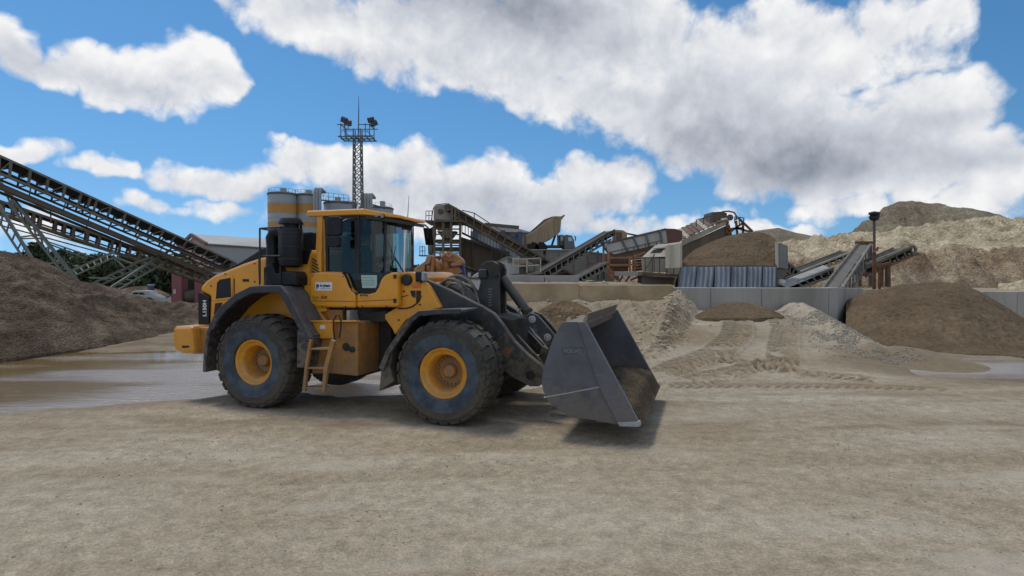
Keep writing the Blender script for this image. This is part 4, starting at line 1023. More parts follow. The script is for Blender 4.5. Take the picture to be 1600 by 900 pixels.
# door handle, hinges, latch, rivets
MB().tube([lo(563, 462.5, .92), lo(563, 461, .95), lo(574, 461, .95), lo(574, 462.5, .92)], .010, 6).build('door_handle', M_black, pb)
for q in ((617, 432), (617, 470)): MB().box(lo(*q, .905), (.05, .03, .07)).build('hinge', G_dark, pb, bevel=.005)
for q in ((490, 476), (504, 479), (540, 479), (566, 479), (604, 479), (489, 431), (536, 432)): MB().lathe([(.012, 0), (.012, .006), (0, .008)], lo(*q, .90), (0, -1, 0), 8).build('rivet', G_dark, loader)
for q in ((352, 428), (398, 412), (398, 440), (330, 447)): MB().lathe([(.016, 0), (.016, .008), (0, .01)], lo(*q, .82), (0, -1, 0), 8).build('rivet', G_dark, loader)
MB().box(lo(384, 438, .825), (.14, .012, .05)).build('hood_latch', G_dark, hood, bevel=.004)
pr('warning_label', [(500, 508), (508, 508), (508, 514), (500, 514)], 1.162, 1.163, 1.16, G_white, bevel=0)
pr('warning_label', [(668, 484), (674, 484), (674, 489), (668, 489)], .765, .762, .75, G_white, bevel=0)
# louvres beside the rear pillar
for k in range(5):
    a, b = lo(488, 404 + k * 5, .83), lo(495 + k * 1.4, 409 + k * 5.5, .83)
    MB().beam(a, b, .012, .02).build('louvre', G_dark, loader)
pr('cab_corner_panel', [(484, 428), (486, 400), (497, 395), (497, 428)], .80, .82, .6, Y_paint, bevel=.01)

# ---------------- front frame
pr('front_frame', [(622, 480), (622, 426), (640, 424.5), (650, 426), (657, 434), (651, 441), (666, 441.5), (672, 449), (690, 481), (655, 490), (636, 500), (619, 523), (614, 513), (603, 498), (603, 491), (613, 485)], .72, .76, -.76, Y_paint, bevel=.02)
pr('frame_recess', [(641, 454), (658, 454), (657, 468), (654, 473), (650, 473), (650, 466), (643, 463)], .765, .768, .70, G_dark, bevel=.002)
MB().beam(lo(650, 454, .772), lo(650, 473, .772), .012, .006).build('frame_strap', Y_paint, loader)
pr('side_marker', [(644, 442.5), (657, 442.5), (657, 449.5), (644, 449.5)], .765, .775, .74, G_orange, bevel=.004)
MB().lathe([(.10, 0), (.10, .03), (.085, .045), (0, .05)], lo(636, 437, .76), (0, -1, 0), 20).build('horn', G_dark, loader, smooth=True)
MB().tube([lo(*q, .77) for q in ((658, 462), (651, 474), (644, 479), (634, 482), (622, 482))], .012, 6).build('frame_seam', G_dark, loader, smooth=True)
MB().tube([lo(622, 466, .765), lo(638, 461, .765)], .006, 5).build('frame_seam', G_dark, loader, smooth=True)
for q in ((631, 455), (623, 500), (656, 476)):
    MB().lathe([(.016, 0), (.016, .01), (0, .012)], lo(*q, .765), (0, -1, 0), 10).build('bolt', G_dark, loader)
p = lo(658, 432, .78)
hl = MB().box(p, (.16, .14, .17)).build('headlight', G_plast, loader, bevel=.025)
MB().box(p + Vector((.07, -.015, 0)), (.05, .15, .15)).build('lens', G_lensg, hl, bevel=.02)
MB().tube([p + Vector((-.02, .05, -.08)), p + Vector((-.05, .08, -.22))], .02, 6).build('headlight_bracket', G_plast, hl)
p = lo(655, 430, -.78)
pr('front_axle_frame', [(640, 500), (690, 470), (800, 500), (812, 560), (780, 600), (640, 600)], .45, .42, -.42, G_dark, bevel=.02)
pr('hitch', [(596, 575), (622, 560), (640, 575), (640, 598), (618, 602), (606, 588)], .30, .32, -.32, Y_dirty, bevel=.02)
# ---------------- lift arms
ARM = [(664, 436), (700, 452), (735, 470), (752, 478), (770, 489), (786, 508), (803, 533), (825, 555), (842, 568), (853, 580), (850, 596), (842, 604), (828, 604), (800, 590), (778, 572), (755, 545), (730, 520), (708, 508), (690, 502), (680, 475)]
for sgn in (1, -1):
    arm = pr('lift_arm', ARM, .64, sgn * .64, sgn * .50, G_arm, bevel=.018)
    a, b = (.642, .665) if sgn > 0 else (-.642, -.665)
    MB().lathe([(.07, 0), (.07, .03), (.045, .035), (.045, .02), (0, .02)], lo(749, 503.5, .64) if sgn > 0 else Vector((lo(749, 503.5, .64).x, .64, lo(749, 503.5, .64).z)), (0, -sgn, 0), 20).build('pivot_pin', G_dark, arm, smooth=True)
    q = lo(829, 586, .64); q = Vector((q.x, -sgn * .64, q.z))
    MB().lathe([(.075, 0), (.075, .02), (.05, .025), (.05, .01), (0, .01)], q, (0, -sgn, 0), 20).build('pivot_pin', G_weld if False else G_dark, arm, smooth=True)
MB().tube([lo(800, 560, .5), lo(800, 560, -.5)], .11, 16).build('cross_tube', G_arm, loader, smooth=True)
# worn orange patch on the near arm
MB().add([tuple(lo(x, y, .642)) for x, y in ((785, 548), (791, 541), (799, 545), (797, 553), (789, 557), (784, 555))], [(0, 1, 2, 3, 4, 5)]).build('worn_patch', mat('worn_orange', (.30, .12, .045), .7, col2=(.08, .07, .06), sc=25, c2amt=1), loader)
# lift cylinders
for sgn in (1, -1):
    A_ = lo(690, 530, .40); A_.y = -sgn * .40; B_ = lo(832, 572, .40); B_.y = -sgn * .40
    MB().tube([A_, A_ + (B_ - A_) * .62], .085, 14).build('lift_cylinder', G_arm, loader, smooth=True)
    MB().tube([A_ + (B_ - A_) * .6, B_], .05, 12).build('cylinder_rod', G_weld, loader, smooth=True)
# tower between the arms with the tilt lever
TW = [(748, 505), (750, 470), (757, 440), (755, 425), (758, 414), (766, 408.5), (776, 408), (783, 412), (786, 420), (786, 450), (786, 512), (770, 520)]
for sgn in (1, -1): pr('tower', TW, 0, sgn * .20, sgn * .13, G_arm, bevel=.01)
pr('tower_web', [(752, 500), (758, 455), (764, 430), (772, 430), (775, 500)], 0, .12, -.12, G_dark, bevel=.01)
MB().tube([lo(772, 421, .30), lo(772, 421, -.30)], .11, 16).build('tower_pin', G_dark, loader, smooth=True)
MB().box(lo(757, 428, .15), (.16, .2, .16)).build('tower_bracket', G_arm, loader, bevel=.02)
# grimy label text block on the tower
for k in range(7):
    a, b = lo(763, 452 + k * 4.2, .21), lo(769 - (k % 2), 451.5 + k * 4.2, .21)
    MB().beam(a, b, .004, .018).build('tower_marking', M_text_s, loader)
# tilt cylinder, link, lever
A_, B_ = lo(785, 434, 0), lo(825, 489, 0)
tcl = MB().tube([A_, B_], .082, 16).build('tilt_cylinder', G_arm, loader, smooth=True)
MB().lathe([(.10, 0), (.10, .05), (0, .06)], B_ - (B_ - A_).normalized() * .04, (B_ - A_), 16).build('cylinder_head', G_dark, tcl, smooth=True)
MB().tube([B_, lo(832, 497, 0)], .05, 10).build('cylinder_rod', G_weld, tcl, smooth=True)
MB().tube([lo(787, 441, .06), lo(822, 491, .10)], .014, 6).build('oil_pipe', G_dark, tcl)
MB().tube([lo(*q, .12) for q in ((813, 482), (811, 489), (814, 494), (820, 492))], .018, 6).build('hose', G_hose, tcl, smooth=True)
for sgn in (1, -1):
    lv = pr('tilt_lever', [(823, 493), (831, 488), (842, 492), (858, 510), (876, 532), (880, 548), (868, 551), (856, 540), (838, 516), (822, 504)], .08, sgn * .17, sgn * .10, G_arm, bevel=.01)
    for q in ((832, 499), (856, 527)):
        c0 = lo(*q, .17); c0.y = -sgn * .17
        MB().lathe([(.062, 0), (.062, .02), (.042, .025), (.042, .005), (.03, .005), (.03, .02), (0, .022)], c0, (0, -sgn, 0), 18).build('lever_pin', G_weld if sgn > 0 else G_dark, lv, smooth=True)
pr('lower_link', [(848, 540), (858, 545), (853, 566), (846, 580), (838, 572)], .05, .12, -.12, G_arm, bevel=.01)
for sgn in (1, -1):
    pr('parallel_link', [(786, 505), (796, 508), (820, 534), (846, 562), (852, 574), (845, 575), (815, 545), (790, 520)], .30, sgn * .36, sgn * .28, G_arm, bevel=.01)
# link plate seen behind the arms
pr('far_link', [(790, 482), (797, 489), (812, 505), (822, 525), (818, 530), (800, 512), (788, 494)], -.30, -.26, -.34, G_arm, bevel=.01)
# hoses arching over the arms
hs_ = [([(688, 451), (697, 437), (712, 431), (728, 436), (740, 450), (748, 474)], .35), ([(682, 449), (694, 439), (706, 436), (720, 445), (727, 464), (727, 476)], .40),
       ([(700, 450), (712, 434), (722, 431), (736, 441), (745, 458), (749, 480)], .12), ([(686, 446), (702, 436), (718, 440), (730, 454), (736, 474)], .24), ([(690, 455), (706, 443), (718, 447), (724, 460), (722, 476)], .45)]
for pts, w in hs_:
    P = los(pts, w)
    fine = []
    for i in range(len(P) - 1):
        p0, p1, p2, p3 = P[max(i - 1, 0)], P[i], P[i + 1], P[min(i + 2, len(P) - 1)]
        for s_ in range(5):
            t_ = s_ / 5; fine.append(.5 * ((2 * p1) + (p2 - p0) * t_ + (2 * p0 - 5 * p1 + 4 * p2 - p3) * t_ ** 2 + (3 * p1 - p0 - 3 * p2 + p3) * t_ ** 3))
    fine.append(P[-1])
    MB().tube(fine, .021, 8).build('hose', G_hose, loader, smooth=True)
pr('valve_block', [(676, 450), (700, 440), (722, 452), (740, 474), (748, 500), (700, 500)], .1, .30, -.30, G_dark, bevel=.03)

# ---------------- bucket
sidep = [(877, 505), (880, 503), (915, 502.5), (1000, 660), (999, 665), (966, 664), (930, 657), (900, 653), (878, 645), (860, 632), (849, 612), (846, 598), (849, 575), (858, 548), (864, 530)]
Ps = los(sidep, 1.5)
bk = MB()
prof = [Vector((p.x, 0, p.z)) for p in Ps]
buck = MB().prism(prof, (0, -1.5, 0), (0, -1.465, 0)).build('bucket', G_buck, loader, bevel=.006)
MB().prism(prof, (0, 1.5, 0), (0, 1.465, 0)).build('side_plate', G_buck, buck, bevel=.006)
# wrapped shell: back and floor
shell = [prof[i] for i in (0, 14, 13, 12, 11, 10, 9, 8, 7, 6, 5)]
cen = Vector((2.3, 0, 1.0))
inner = []
for i, p in enumerate(shell):
    d = (shell[min(i + 1, len(shell) - 1)] - shell[max(i - 1, 0)]).normalized()
    nn = Vector((-d.z, 0, d.x))
    if nn.dot(cen - p) < 0: nn = -nn
    inner.append(p + nn * .03)
MB().prism(shell + inner[::-1], (0, -1.464, 0), (0, 1.464, 0)).build('shell', G_buckin, buck)
# upper back plate and spill guard
tl, tr_ = prof[0], prof[2]
MB().prism([tl, tl + Vector((.0, 0, -.05)), tr_ + Vector((-.02, 0, -.05)), tr_ + Vector((-.02, 0, .0))], (0, -1.463, 0), (0, 1.463, 0)).build('top_plate', G_buckin, buck)
sgp = [Vector((2.10, 0, 1.50)), Vector((2.215, 0, 1.765)), Vector((2.235, 0, 1.76)), Vector((2.13, 0, 1.49))]
sg = MB().prism(sgp, (0, -1.40, 0), (0, 1.463, 0))
sg.add([(2.215, -1.40, 1.765), (2.235, -1.40, 1.76), (2.235, -1.463, 1.66), (2.215, -1.463, 1.66), (2.10, -1.40, 1.50), (2.13, -1.40, 1.49), (2.13, -1.463, 1.49), (2.10, -1.463, 1.50)], [(0, 1, 2, 3), (7, 6, 5, 4), (0, 3, 7, 4), (1, 5, 6, 2), (2, 6, 7, 3)])
sg.build('spill_guard', mat('rusty_grey_steel', (.13, .105, .085), .7, col2=(.07, .06, .055), sc=5, c2amt=.8, dust=(.26, .2, .14), dustamt=.6), buck)
# cheek strip on the near and far side plates
for sgn in (1, -1):
    Pc = los([(903, 503), (915, 502), (1000, 660), (967, 663), (940, 612), (920, 556)], 1.5)
    MB().prism([Vector((p.x, 0, p.z)) for p in Pc], (0, -sgn * 1.502, 0), (0, -sgn * 1.545, 0)).build('cheek_plate', G_buck, buck, bevel=.012)
    Pt = los([(965, 660), (1000, 658), (1001, 665), (997, 667), (968, 666)], 1.55)
    MB().prism([Vector((p.x, 0, p.z)) for p in Pt], (0, -sgn * 1.47, 0), (0, -sgn * 1.56, 0)).build('edge_shoe', G_weld, buck, bevel=.006)
a, b = lo(850, 621, 1.502), lo(940, 604, 1.502)
MB().tube([a, a.lerp(b, .5) + Vector((0, 0, -.004)), b], .010, 6).build('weld_seam', G_weld, buck)
a, b = lo(905, 507, 1.502), lo(921, 553, 1.502)
MB().tube([a, b], .012, 6).build('weld_seam', mat('dull_weld', (.2, .21, .22), .5), buck)
# maker's plate on the near side
pl_ = MB().prism([Vector((p.x, 0, p.z)) for p in los([(875, 543.5), (911, 542), (911, 551.5), (878, 554)], 1.5)], (0, -1.5005, 0), (0, -1.506, 0)).build('maker_plate', mat('plate_paint', (.075, .08, .09), .5), buck, bevel=.002)
text_obj('lettering', 'VOLVO', .080, M_text_s, pl_, lo(880, 551, 1.508), (math.pi / 2, 0, 0), ext=.001, bold=.003, sx=1.0)
P = los([(876.5, 543), (876.5, 548), (878.5, 553)], 1.508)
MB().tube(P, .006, 5).build('plate_mark', M_text_s, pl_)
# cutting edge
ce = los([(930, 657), (1000, 662), (1000, 666.5), (930, 660.5)], 1.5)
MB().prism([Vector((p.x, 0, p.z)) for p in ce], (0, -1.462, 0), (0, 1.462, 0)).build('cutting_edge', G_buckin, buck, bevel=.004)
# sand left in the bucket and clinging to its lip
nx, ny = 60, 70
xx, yy = np.meshgrid(np.linspace(1.72, 3.02, nx), np.linspace(-1.45, 1.45, ny))
zz = .34 + .42 * np.exp(-((xx - 2.45) / .55) ** 2) * (1 - .2 * np.abs(yy)) + .03 * fbm(xx, yy, 2.2, 4) + .02 * fbm(xx, yy, 9, 3)
zz = zz * sst(3.03, 2.85, xx) + .27 * (1 - sst(3.03, 2.85, xx))
sb = grid_obj('bucket_sand', xx, yy, zz, earth_mat('damp_bucket_sand', [(.06, .045, .03), (.095, .07, .045), (.14, .105, .07)], sc=1.6, fine=8.0, bump=.03))
sb.parent = loader; sb.parent = None; sb.location = LO_O; sb.rotation_euler = (0, 0, -LO_A)
tag(sb, 'leftover brown sand lying in the loader bucket up to its cutting edge', 'sand', kind='stuff')

# ================================================================== OPERATOR
def person_body(root, m):
    """seated, facing forward (+x), in cab axes"""
    sk = bpy.data.meshes.new('body')
    J = {'pel': (-2.33, 0, 2.34, .15, .17), 'wai': (-2.36, 0, 2.50, .13, .16), 'che': (-2.37, 0, 2.70, .13, .19), 'nec': (-2.35, 0, 2.87, .06, .07),
         'shl': (-2.36, .20, 2.80, .075, .075), 'ell': (-2.22, .27, 2.56, .055, .055), 'wrl': (-1.95, .20, 2.60, .036, .036), 'hal': (-1.87, .17, 2.62, .04, .03),
         'shr': (-2.36, -.20, 2.80, .075, .075), 'elr': (-2.22, -.27, 2.56, .055, .055), 'wrr': (-1.95, -.18, 2.60, .036, .036), 'har': (-1.87, -.14, 2.62, .04, .03),
         'knl': (-1.90, .13, 2.36, .085, .085), 'fol': (-1.80, .13, 2.33 - .28, .06, .06), 'knr': (-1.90, -.13, 2.36, .085, .085), 'for': (-1.80, -.13, 2.05, .06, .06)}
    keys = list(J); E = [('pel', 'wai'), ('wai', 'che'), ('che', 'nec'), ('che', 'shl'), ('shl', 'ell'), ('ell', 'wrl'), ('wrl', 'hal'), ('che', 'shr'), ('shr', 'elr'), ('elr', 'wrr'), ('wrr', 'har'), ('pel', 'knl'), ('knl', 'fol'), ('pel', 'knr'), ('knr', 'for')]
    sk.from_pydata([J[k][:3] for k in keys], [(keys.index(a), keys.index(b)) for a, b in E], [])
    o = bpy.data.objects.new('body', sk); COL.objects.link(o); o.parent = root
    md = o.modifiers.new('skin', 'SKIN'); 
    for i, k in enumerate(keys):
        v = sk.skin_vertices[0].data[i]; v.radius = (J[k][3], J[k][4]); v.use_root = (k == 'pel')
    s = o.modifiers.new('sub', 'SUBSURF'); s.levels = 2; s.render_levels = 2
    sk.materials.append(m)
    return o
M_shirt = mat('olive_jacket', (.10, .115, .045), .85, col2=(.06, .07, .035), sc=6)
M_skin = mat('skin', (.36, .20, .13), .6)
M_hair = mat('dark_cap', (.03, .03, .03), .8)
oper = empty('person', 'operator in an olive jacket and dark cap seated inside the wheel loader cab', 'person', LO_O, -LO_A)
body = person_body(oper, M_shirt)
hd = MB()
rings = []
HC = Vector((-2.33, 0, 3.00))
for i in range(9):
    th = math.pi * i / 8; row = []
    for k in range(12):
        ph = 2 * math.pi * k / 12
        x = math.cos(ph) * math.sin(th) * .095; y = math.sin(ph) * math.sin(th) * .075; z = math.cos(th) * .12
        if z < 0: x *= 1 - .12 * (-z / .12); y *= 1 - .25 * (-z / .12)
        row.append(HC + Vector((x, y, z)))
    rings.append(row + [row[0]])
hd.sheet(rings)
hd.add([HC + Vector(v) for v in ((.088, -.014, .01), (.088, .014, .01), (.118, 0, -.025), (.090, -.018, -.03), (.090, .018, -.03))], [(0, 2, 1), (0, 3, 2), (1, 2, 4), (3, 4, 2)])
for sy in (-1, 1): hd.box(HC + Vector((-.005, sy * .076, -.005)), (.035, .012, .055))
head = hd.build('head', M_skin, body, smooth=True)
for sy in (-1, 1): MB().lathe([(.010, 0), (.007, .006), (0, .008)], HC + Vector((.083, sy * .03, .015)), (1, 0, 0), 8).build('eye', M_black, body)
MB().box(HC + Vector((.088, 0, -.06)), (.006, .04, .008)).build('mouth', mat('lips', (.25, .09, .07), .6), body)
cp = MB(); cp.lathe([(.102, 0), (.100, .04), (.08, .085), (.04, .105), (0, .11)], HC + Vector((-.008, 0, .035)), (0, 0, 1), 16); cp.add([HC + Vector(v) for v in ((.08, -.06, .045), (.165, -.04, .035), (.165, .04, .035), (.08, .06, .045), (.08, -.06, .055), (.165, -.04, .042), (.165, .04, .042), (.08, .06, .055))], [(0, 1, 2, 3), (7, 6, 5, 4), (0, 4, 5, 1), (1, 5, 6, 2), (2, 6, 7, 3)])
cp.build('cap', M_hair, body, smooth=True)
for sy in (-1, 1):
    hb = MB()
    base = Vector((-1.86, sy * .155, 2.63))
    for f in range(4):
        b0 = base + Vector((.01, (f - 1.5) * .019, .0)); hb.tube([b0, b0 + Vector((.045, 0, .012)), b0 + Vector((.065, 0, -.015)), b0 + Vector((.045, 0, -.035))], [.010, .009, .008, .007], 6)
    hb.tube([base + Vector((-.02, -sy * .035, 0)), base + Vector((.02, -sy * .055, -.01)), base + Vector((.045, -sy * .045, -.025))], [.011, .010, .008], 6)
    hb.build('fingers', M_skin, body, smooth=True)
# ================================================================== THE QUARRY PLANT
RUST = (.16, .075, .035)
P_grey = mat('galvanised_steel', (.20, .20, .175), .6, col2=(.11, .085, .06), sc=2.5, c2amt=.8)
P_dkgrey = mat('grimy_steel', (.075, .072, .065), .7, col2=(.14, .10, .065), sc=1.5, c2amt=.9)
P_brown = mat('brown_steel', (.16, .115, .075), .75, col2=(.075, .055, .04), sc=1.2, c2amt=.9, streak=True)
P_rust = mat('rusty_steel', (.20, .085, .035), .8, col2=(.09, .045, .025), sc=4, c2amt=.9)
P_orange = mat('orange_frame', (.42, .17, .06), .6, col2=(.22, .11, .06), sc=2, c2amt=.8)
P_belt = mat('conveyor_belt', (.022, .022, .022), .7, col2=(.06, .055, .045), sc=2, c2amt=.6)
P_beltg = mat('dusty_belt', (.12, .115, .105), .8, col2=(.17, .155, .135), sc=2, c2amt=.8)
P_cream = mat('cream_sheet', (.40, .375, .31), .6, col2=(.25, .21, .155), sc=1.3, c2amt=.8, streak=True)
P_white = mat('white_sheet', (.50, .50, .48), .55, col2=(.32, .29, .24), sc=.9, c2amt=.7, streak=True)
P_red = mat('faded_red_steel', (.26, .085, .09), .65, col2=(.18, .075, .075), sc=1.5, c2amt=.7)
P_maroon = mat('maroon_sheet', (.16, .065, .055), .7, col2=(.09, .05, .04), sc=2, c2amt=.8)
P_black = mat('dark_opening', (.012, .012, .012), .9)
P_conc = mat('concrete', (.40, .385, .35), .9, col2=(.21, .19, .16), sc=.8, c2amt=.8, streak=True, bump=.01, bsc=14)
P_concd = mat('weathered_concrete', (.20, .195, .18), .9, col2=(.13, .115, .095), sc=.6, c2amt=.8, streak=True, bump=.01, bsc=10)
P_silo = mat('silo_steel', (.30, .335, .36), .5, col2=(.24, .265, .28), sc=.5, c2amt=.6, streak=True)
P_band = mat('silo_orange_band', (.48, .24, .05), .55, col2=(.36, .20, .06), sc=.8, c2amt=.5)
P_duct = mat('duct_grey', (.26, .28, .29), .5, metal=.2)
P_roof = mat('shed_roof', (.42, .42, .40), .5, col2=(.34, .335, .31), sc=.3, c2amt=.6)
P_wall = mat('shed_wall', (.28, .30, .32), .6, col2=(.23, .245, .26), sc=.4, c2amt=.5)
P_blue = mat('blue_steel', (.055, .075, .13), .6)
P_sheet = mat('blue_grey_corrugated', (.20, .23, .27), .45, metal=.15, col2=(.10, .115, .13), sc=1.2, c2amt=.8, streak=True)
P_motor = mat('blue_motor', (.035, .045, .20), .5)
P_mast = mat('mast_steel', (.10, .115, .13), .6)
P_tan = mat('tan_tipper_steel', (.36, .27, .16), .6, col2=(.20, .145, .085), sc=1.0, c2amt=.9, streak=True)
P_kerb = mat('pale_concrete', (.34, .34, .335), .85, col2=(.24, .23, .21), sc=1, c2amt=.7)

def lerp(a, b, t): return a + (b - a) * t
class T:
    """builds the parts of one thing under its empty"""
    def __init__(s, name, label, cat, loc, group=None):
        s.r = empty(name, label, cat, loc, 0, group); s.o = Vector(loc)
    def add(s, name, mb, m, parent=None, **k):
        mb.v = [tuple(Vector(v) - s.o) for v in mb.v]
        return mb.build(name, m, parent or s.r, **k)
    def beams(s, name, segs, w, m, h=None, parent=None, **k):
        """each segment is a part of its own"""
        out = []
        for a, b in segs:
            out.append(s.add(name, MB().beam(a, b, w, h), m, parent=parent, **k))
        return out
    def box(s, name, x0, y0, x1, y1, Y, d, m, **k):
        a, b = W(x0, y1, Y), W(x1, y0, Y)
        return s.add(name, MB().box(((a.x + b.x) / 2, Y + d / 2, (a.z + b.z) / 2), (abs(b.x - a.x), d, abs(b.z - a.z))), m, **k)
    def poly(s, name, pts, Y, d, m, **k):
        return s.add(name, MB().prism([W(x, y, Y) for x, y in pts], (0, 0, 0), (0, d, 0) if not isinstance(d, tuple) else d), m, **k)
    def seg(s, name, lst, w, m, h=None, parent=None, **k):
        """lst: pixel segments ((x,y,Y),(x,y,Y))"""
        return s.beams(name, [(W(*a), W(*b)) for a, b in lst], w, m, h, parent, **k)
    def rail(s, name, pts, hpx, m, w=.05, n=1, mid=True):
        """a railing: pts along the foot (x, y, Y), height in metres"""
        mb = MB(); P = [W(*p) for p in pts]
        for a, b in zip(P[:-1], P[1:]):
            for q in ((hpx,) + ((hpx * .5,) if mid else ())): mb.beam(a + Vector((0, 0, q)), b + Vector((0, 0, q)), w)
            for i in range(n + 1):
                p = a.lerp(b, i / n); mb.beam(p, p + Vector((0, 0, hpx)), w)
        return s.add(name, mb, m)

def along(p0, p1, px):
    """parameter of the point of segment p0-p1 seen at picture column px"""
    k = (px - 800) / F
    den = (p1.x - p0.x) - k * (p1.y - p0.y)
    return (k * p0.y - p0.x) / den

def conveyor(label, top, bot, cols, w=1.0, mem=.10, group='belt conveyors of the quarry plant', m=None, mb_=None, under=None, braces=None, rollers=True, name='belt_conveyor', gap=0, beltm=None, side=1):
    """top, bot: near truss chords ((px,py,Y),(px,py,Y)); cols: columns where its posts stand"""
    m = m or P_grey; mb_ = mb_ or P_dkgrey
    a0, a1 = W(*top[0]), W(*top[1]); b0, b1 = W(*bot[0]), W(*bot[1])
    t = T(name, label, 'conveyor', (a1.x, a1.y, min(a0.z, a1.z) - .5), group)
    d = (a1 - a0); lat = Vector((d.y, -d.x, 0)).normalized()
    if lat.y < 0 and side > 0: lat = -lat
    if side < 0 and lat.x > 0: lat = -lat
    lat = lat * w
    t.beams('chord', [(a0, a1), (b0, b1)], mem * .8, m, mem * 1.2)
    t.beams('chord', [(a0 + lat, a1 + lat), (b0 + lat, b1 + lat)], mem * .8, mb_, mem * 1.2)
    P = []
    for c in cols:
        u = along(a0, a1, c); v = along(b0, b1, c)
        p, q = a0.lerp(a1, u), b0.lerp(b1, u); P.append((p, q))
        t.beams('post', [(p, q)], mem * 1.5, m, mem * .7)
        t.beams('post', [(p + lat, q + lat)], mem * .8, mb_)
        t.beams('cross_beam', [(q, q + lat)], mem * .7, mb_)
        if rollers:
            h = (q - p)
            t.add('roller', MB().tube([p + h * .12 + lat * .05, p + h * .38 + lat * .28, p + h * .38 + lat * .72, p + h * .12 + lat * .95], mem * .7, 6), P_dkgrey)
    for i in (braces or []):
        if i + 1 < len(P): t.beams('brace', [(P[i][1], P[i + 1][0])], mem * .45, m)
    hh = (b0 - a0).length
    dz = Vector((0, 0, -1))
    sl = MB()
    for (f0, f1) in ((.02, .10),):
        sl.prism([a0 + lat * .04 + dz * hh * f0, a0 + lat * .3 + dz * hh * .3, a0 + lat * .7 + dz * hh * .3, a0 + lat * .96 + dz * hh * f0, a0 + lat * .96 + dz * hh * (f0 - .09), a0 + lat * .7 + dz * hh * .21, a0 + lat * .3 + dz * hh * .21, a0 + lat * .04 + dz * hh * (f0 - .09)], (0, 0, 0), a1 - a0)
    t.add('belt', sl, beltm or P_belt)
    t.add('return_belt', MB().prism([a0 + lat * .1 + dz * hh * .72, a0 + lat * .9 + dz * hh * .72, a0 + lat * .9 + dz * hh * .76, a0 + lat * .1 + dz * hh * .76], (0, 0, 0), a1 - a0), beltm or P_belt)
    if under:
        c0, c1 = W(*under[0]), W(*under[1])
        t.beams('walkway_beam', [(c0, c1), (c0 + lat, c1 + lat)], mem * .7, P_dkgrey, mem * 1.6)
        n = len(cols)
        t.add('walkway_deck', MB().prism([c0 + Vector((0, 0, .12)), c0 + lat + Vector((0, 0, .12)), c0 + lat + Vector((0, 0, .18)), c0 + Vector((0, 0, .18))], (0, 0, 0), c1 - c0), P_dkgrey)
        for c in cols[::2]:
            u = along(b0, b1, c); p = b0.lerp(b1, u); q = c0.lerp(c1, u)
            t.beams('hanger', [(p, q)], mem * .5, P_dkgrey)
    for p, nm in ((a0, 'drum'), (a1, 'drum')):
        t.add(nm, MB().tube([p + lat * .05 + dz * hh * .35, p + lat * .95 + dz * hh * .35], hh * .36, 12), P_dkgrey, smooth=True)
    return t

def ladder_truss(t, p0, p1, q0, q1, n, w, m, name='lattice_leg'):
    """two stringers and rungs between, one leg"""
    a0, a1, b0, b1 = W(*p0), W(*p1), W(*q0), W(*q1)
    leg = t.add(name, MB().beam(a0, a1, w * 1.5).beam(b0, b1, w), m)
    for i in range(1, n):
        u = i / n
        t.add('rung', MB().beam(a0.lerp(a1, u), b0.lerp(b1, u), w * .7), m, parent=leg)
    return leg

# ---------------- left conveyors
C1 = conveyor('upper of the two long conveyors left of the loader, pale steel truss with black belt',
    ((-70, 212, 26), (366, 409, 38)), ((-70, 241, 26), (352, 421.5, 38)), [-50, -22, 3, 21, 51, 79, 105, 130, 144, 154, 176, 199, 220, 239, 258, 276, 294, 310, 326, 343, 357],
    w=1.1, mem=.085, under=((-70, 262, 26), (340, 434, 38)), braces=[2, 5, 9, 13, 16, 18])
C2 = conveyor('lower of the two long conveyors left of the loader, narrow brown grimy truss',
    ((-70, 290, 34), (338, 430, 44)), ((-70, 309, 34), (332, 445, 44)), [-40, -12, 8, 24, 45, 56, 66, 90, 104, 118, 140, 158, 178, 190, 206, 222, 240, 258, 275, 292, 308, 322],
    w=1.0, mem=.12, m=P_brown, braces=[3, 9, 14])
t = C2
hr = MB()
a0, a1 = W(20, 308, 33.5), W(262, 396, 41)
hr.beam(a0, a1, .05)
for x in (20, 81, 137, 189, 238):
    u = along(a0, a1, x); p = a0.lerp(a1, u); hr.beam(p, p - Vector((0, 0, .75)), .05)
t.add('hand_rail', hr, P_dkgrey)
t.seg('side_rail', [((-10, 340, 33.9), (200, 402, 40)), ((0, 352, 34), (170, 398, 40))], .07, P_dkgrey)
# their trestles
def trestle(label, legs, ties, m=P_grey):
    x, y, Yd = legs[0][1]
    g = W(x, y, Yd); t = T('conveyor_trestle', label, 'trestle', (g.x, g.y, max(0, g.z - .5)), 'lattice trestles carrying the left conveyors')
    for p0, p1, q0, q1, n in legs: ladder_truss(t, p0, p1, q0, q1, n, .085, m)
    if ties: t.seg('tie', ties, .07, m)
    return t
P_green = mat('pale_green_steel', (.17, .19, .165), .6, col2=(.12, .10, .075), sc=3, c2amt=.7)
trestle('tall lattice trestle at the far left, two steep ladder-like legs crossing the lower conveyor',
    [((-10, 272, 29), (136, 458, 29), (12, 316, 29), (122, 456, 29), 12), ((-14, 300, 30.5), (72, 440, 30.5), (-16, 324, 30.5), (62, 442, 30.5), 9)],
    [((28, 371, 30), (64, 366, 29.2)), ((62, 411, 30), (97, 411, 29.2)), ((30, 373, 30.2), (68, 372, 29))], P_green)
trestle('low lattice trestle slanting up left to right under the middle of the lower conveyor',
    [((82, 436, 37), (178, 394, 37), (92, 442, 36), (178, 402, 36), 9)],
    [((50, 369, 34), (146, 402, 36.5)), ((76, 381, 34), (135, 404, 36)), ((118, 397, 36.5), (134, 396, 36.4)), ((170, 398, 36), (212, 414, 36)), ((176, 400, 36), (196, 420, 36))], P_green)
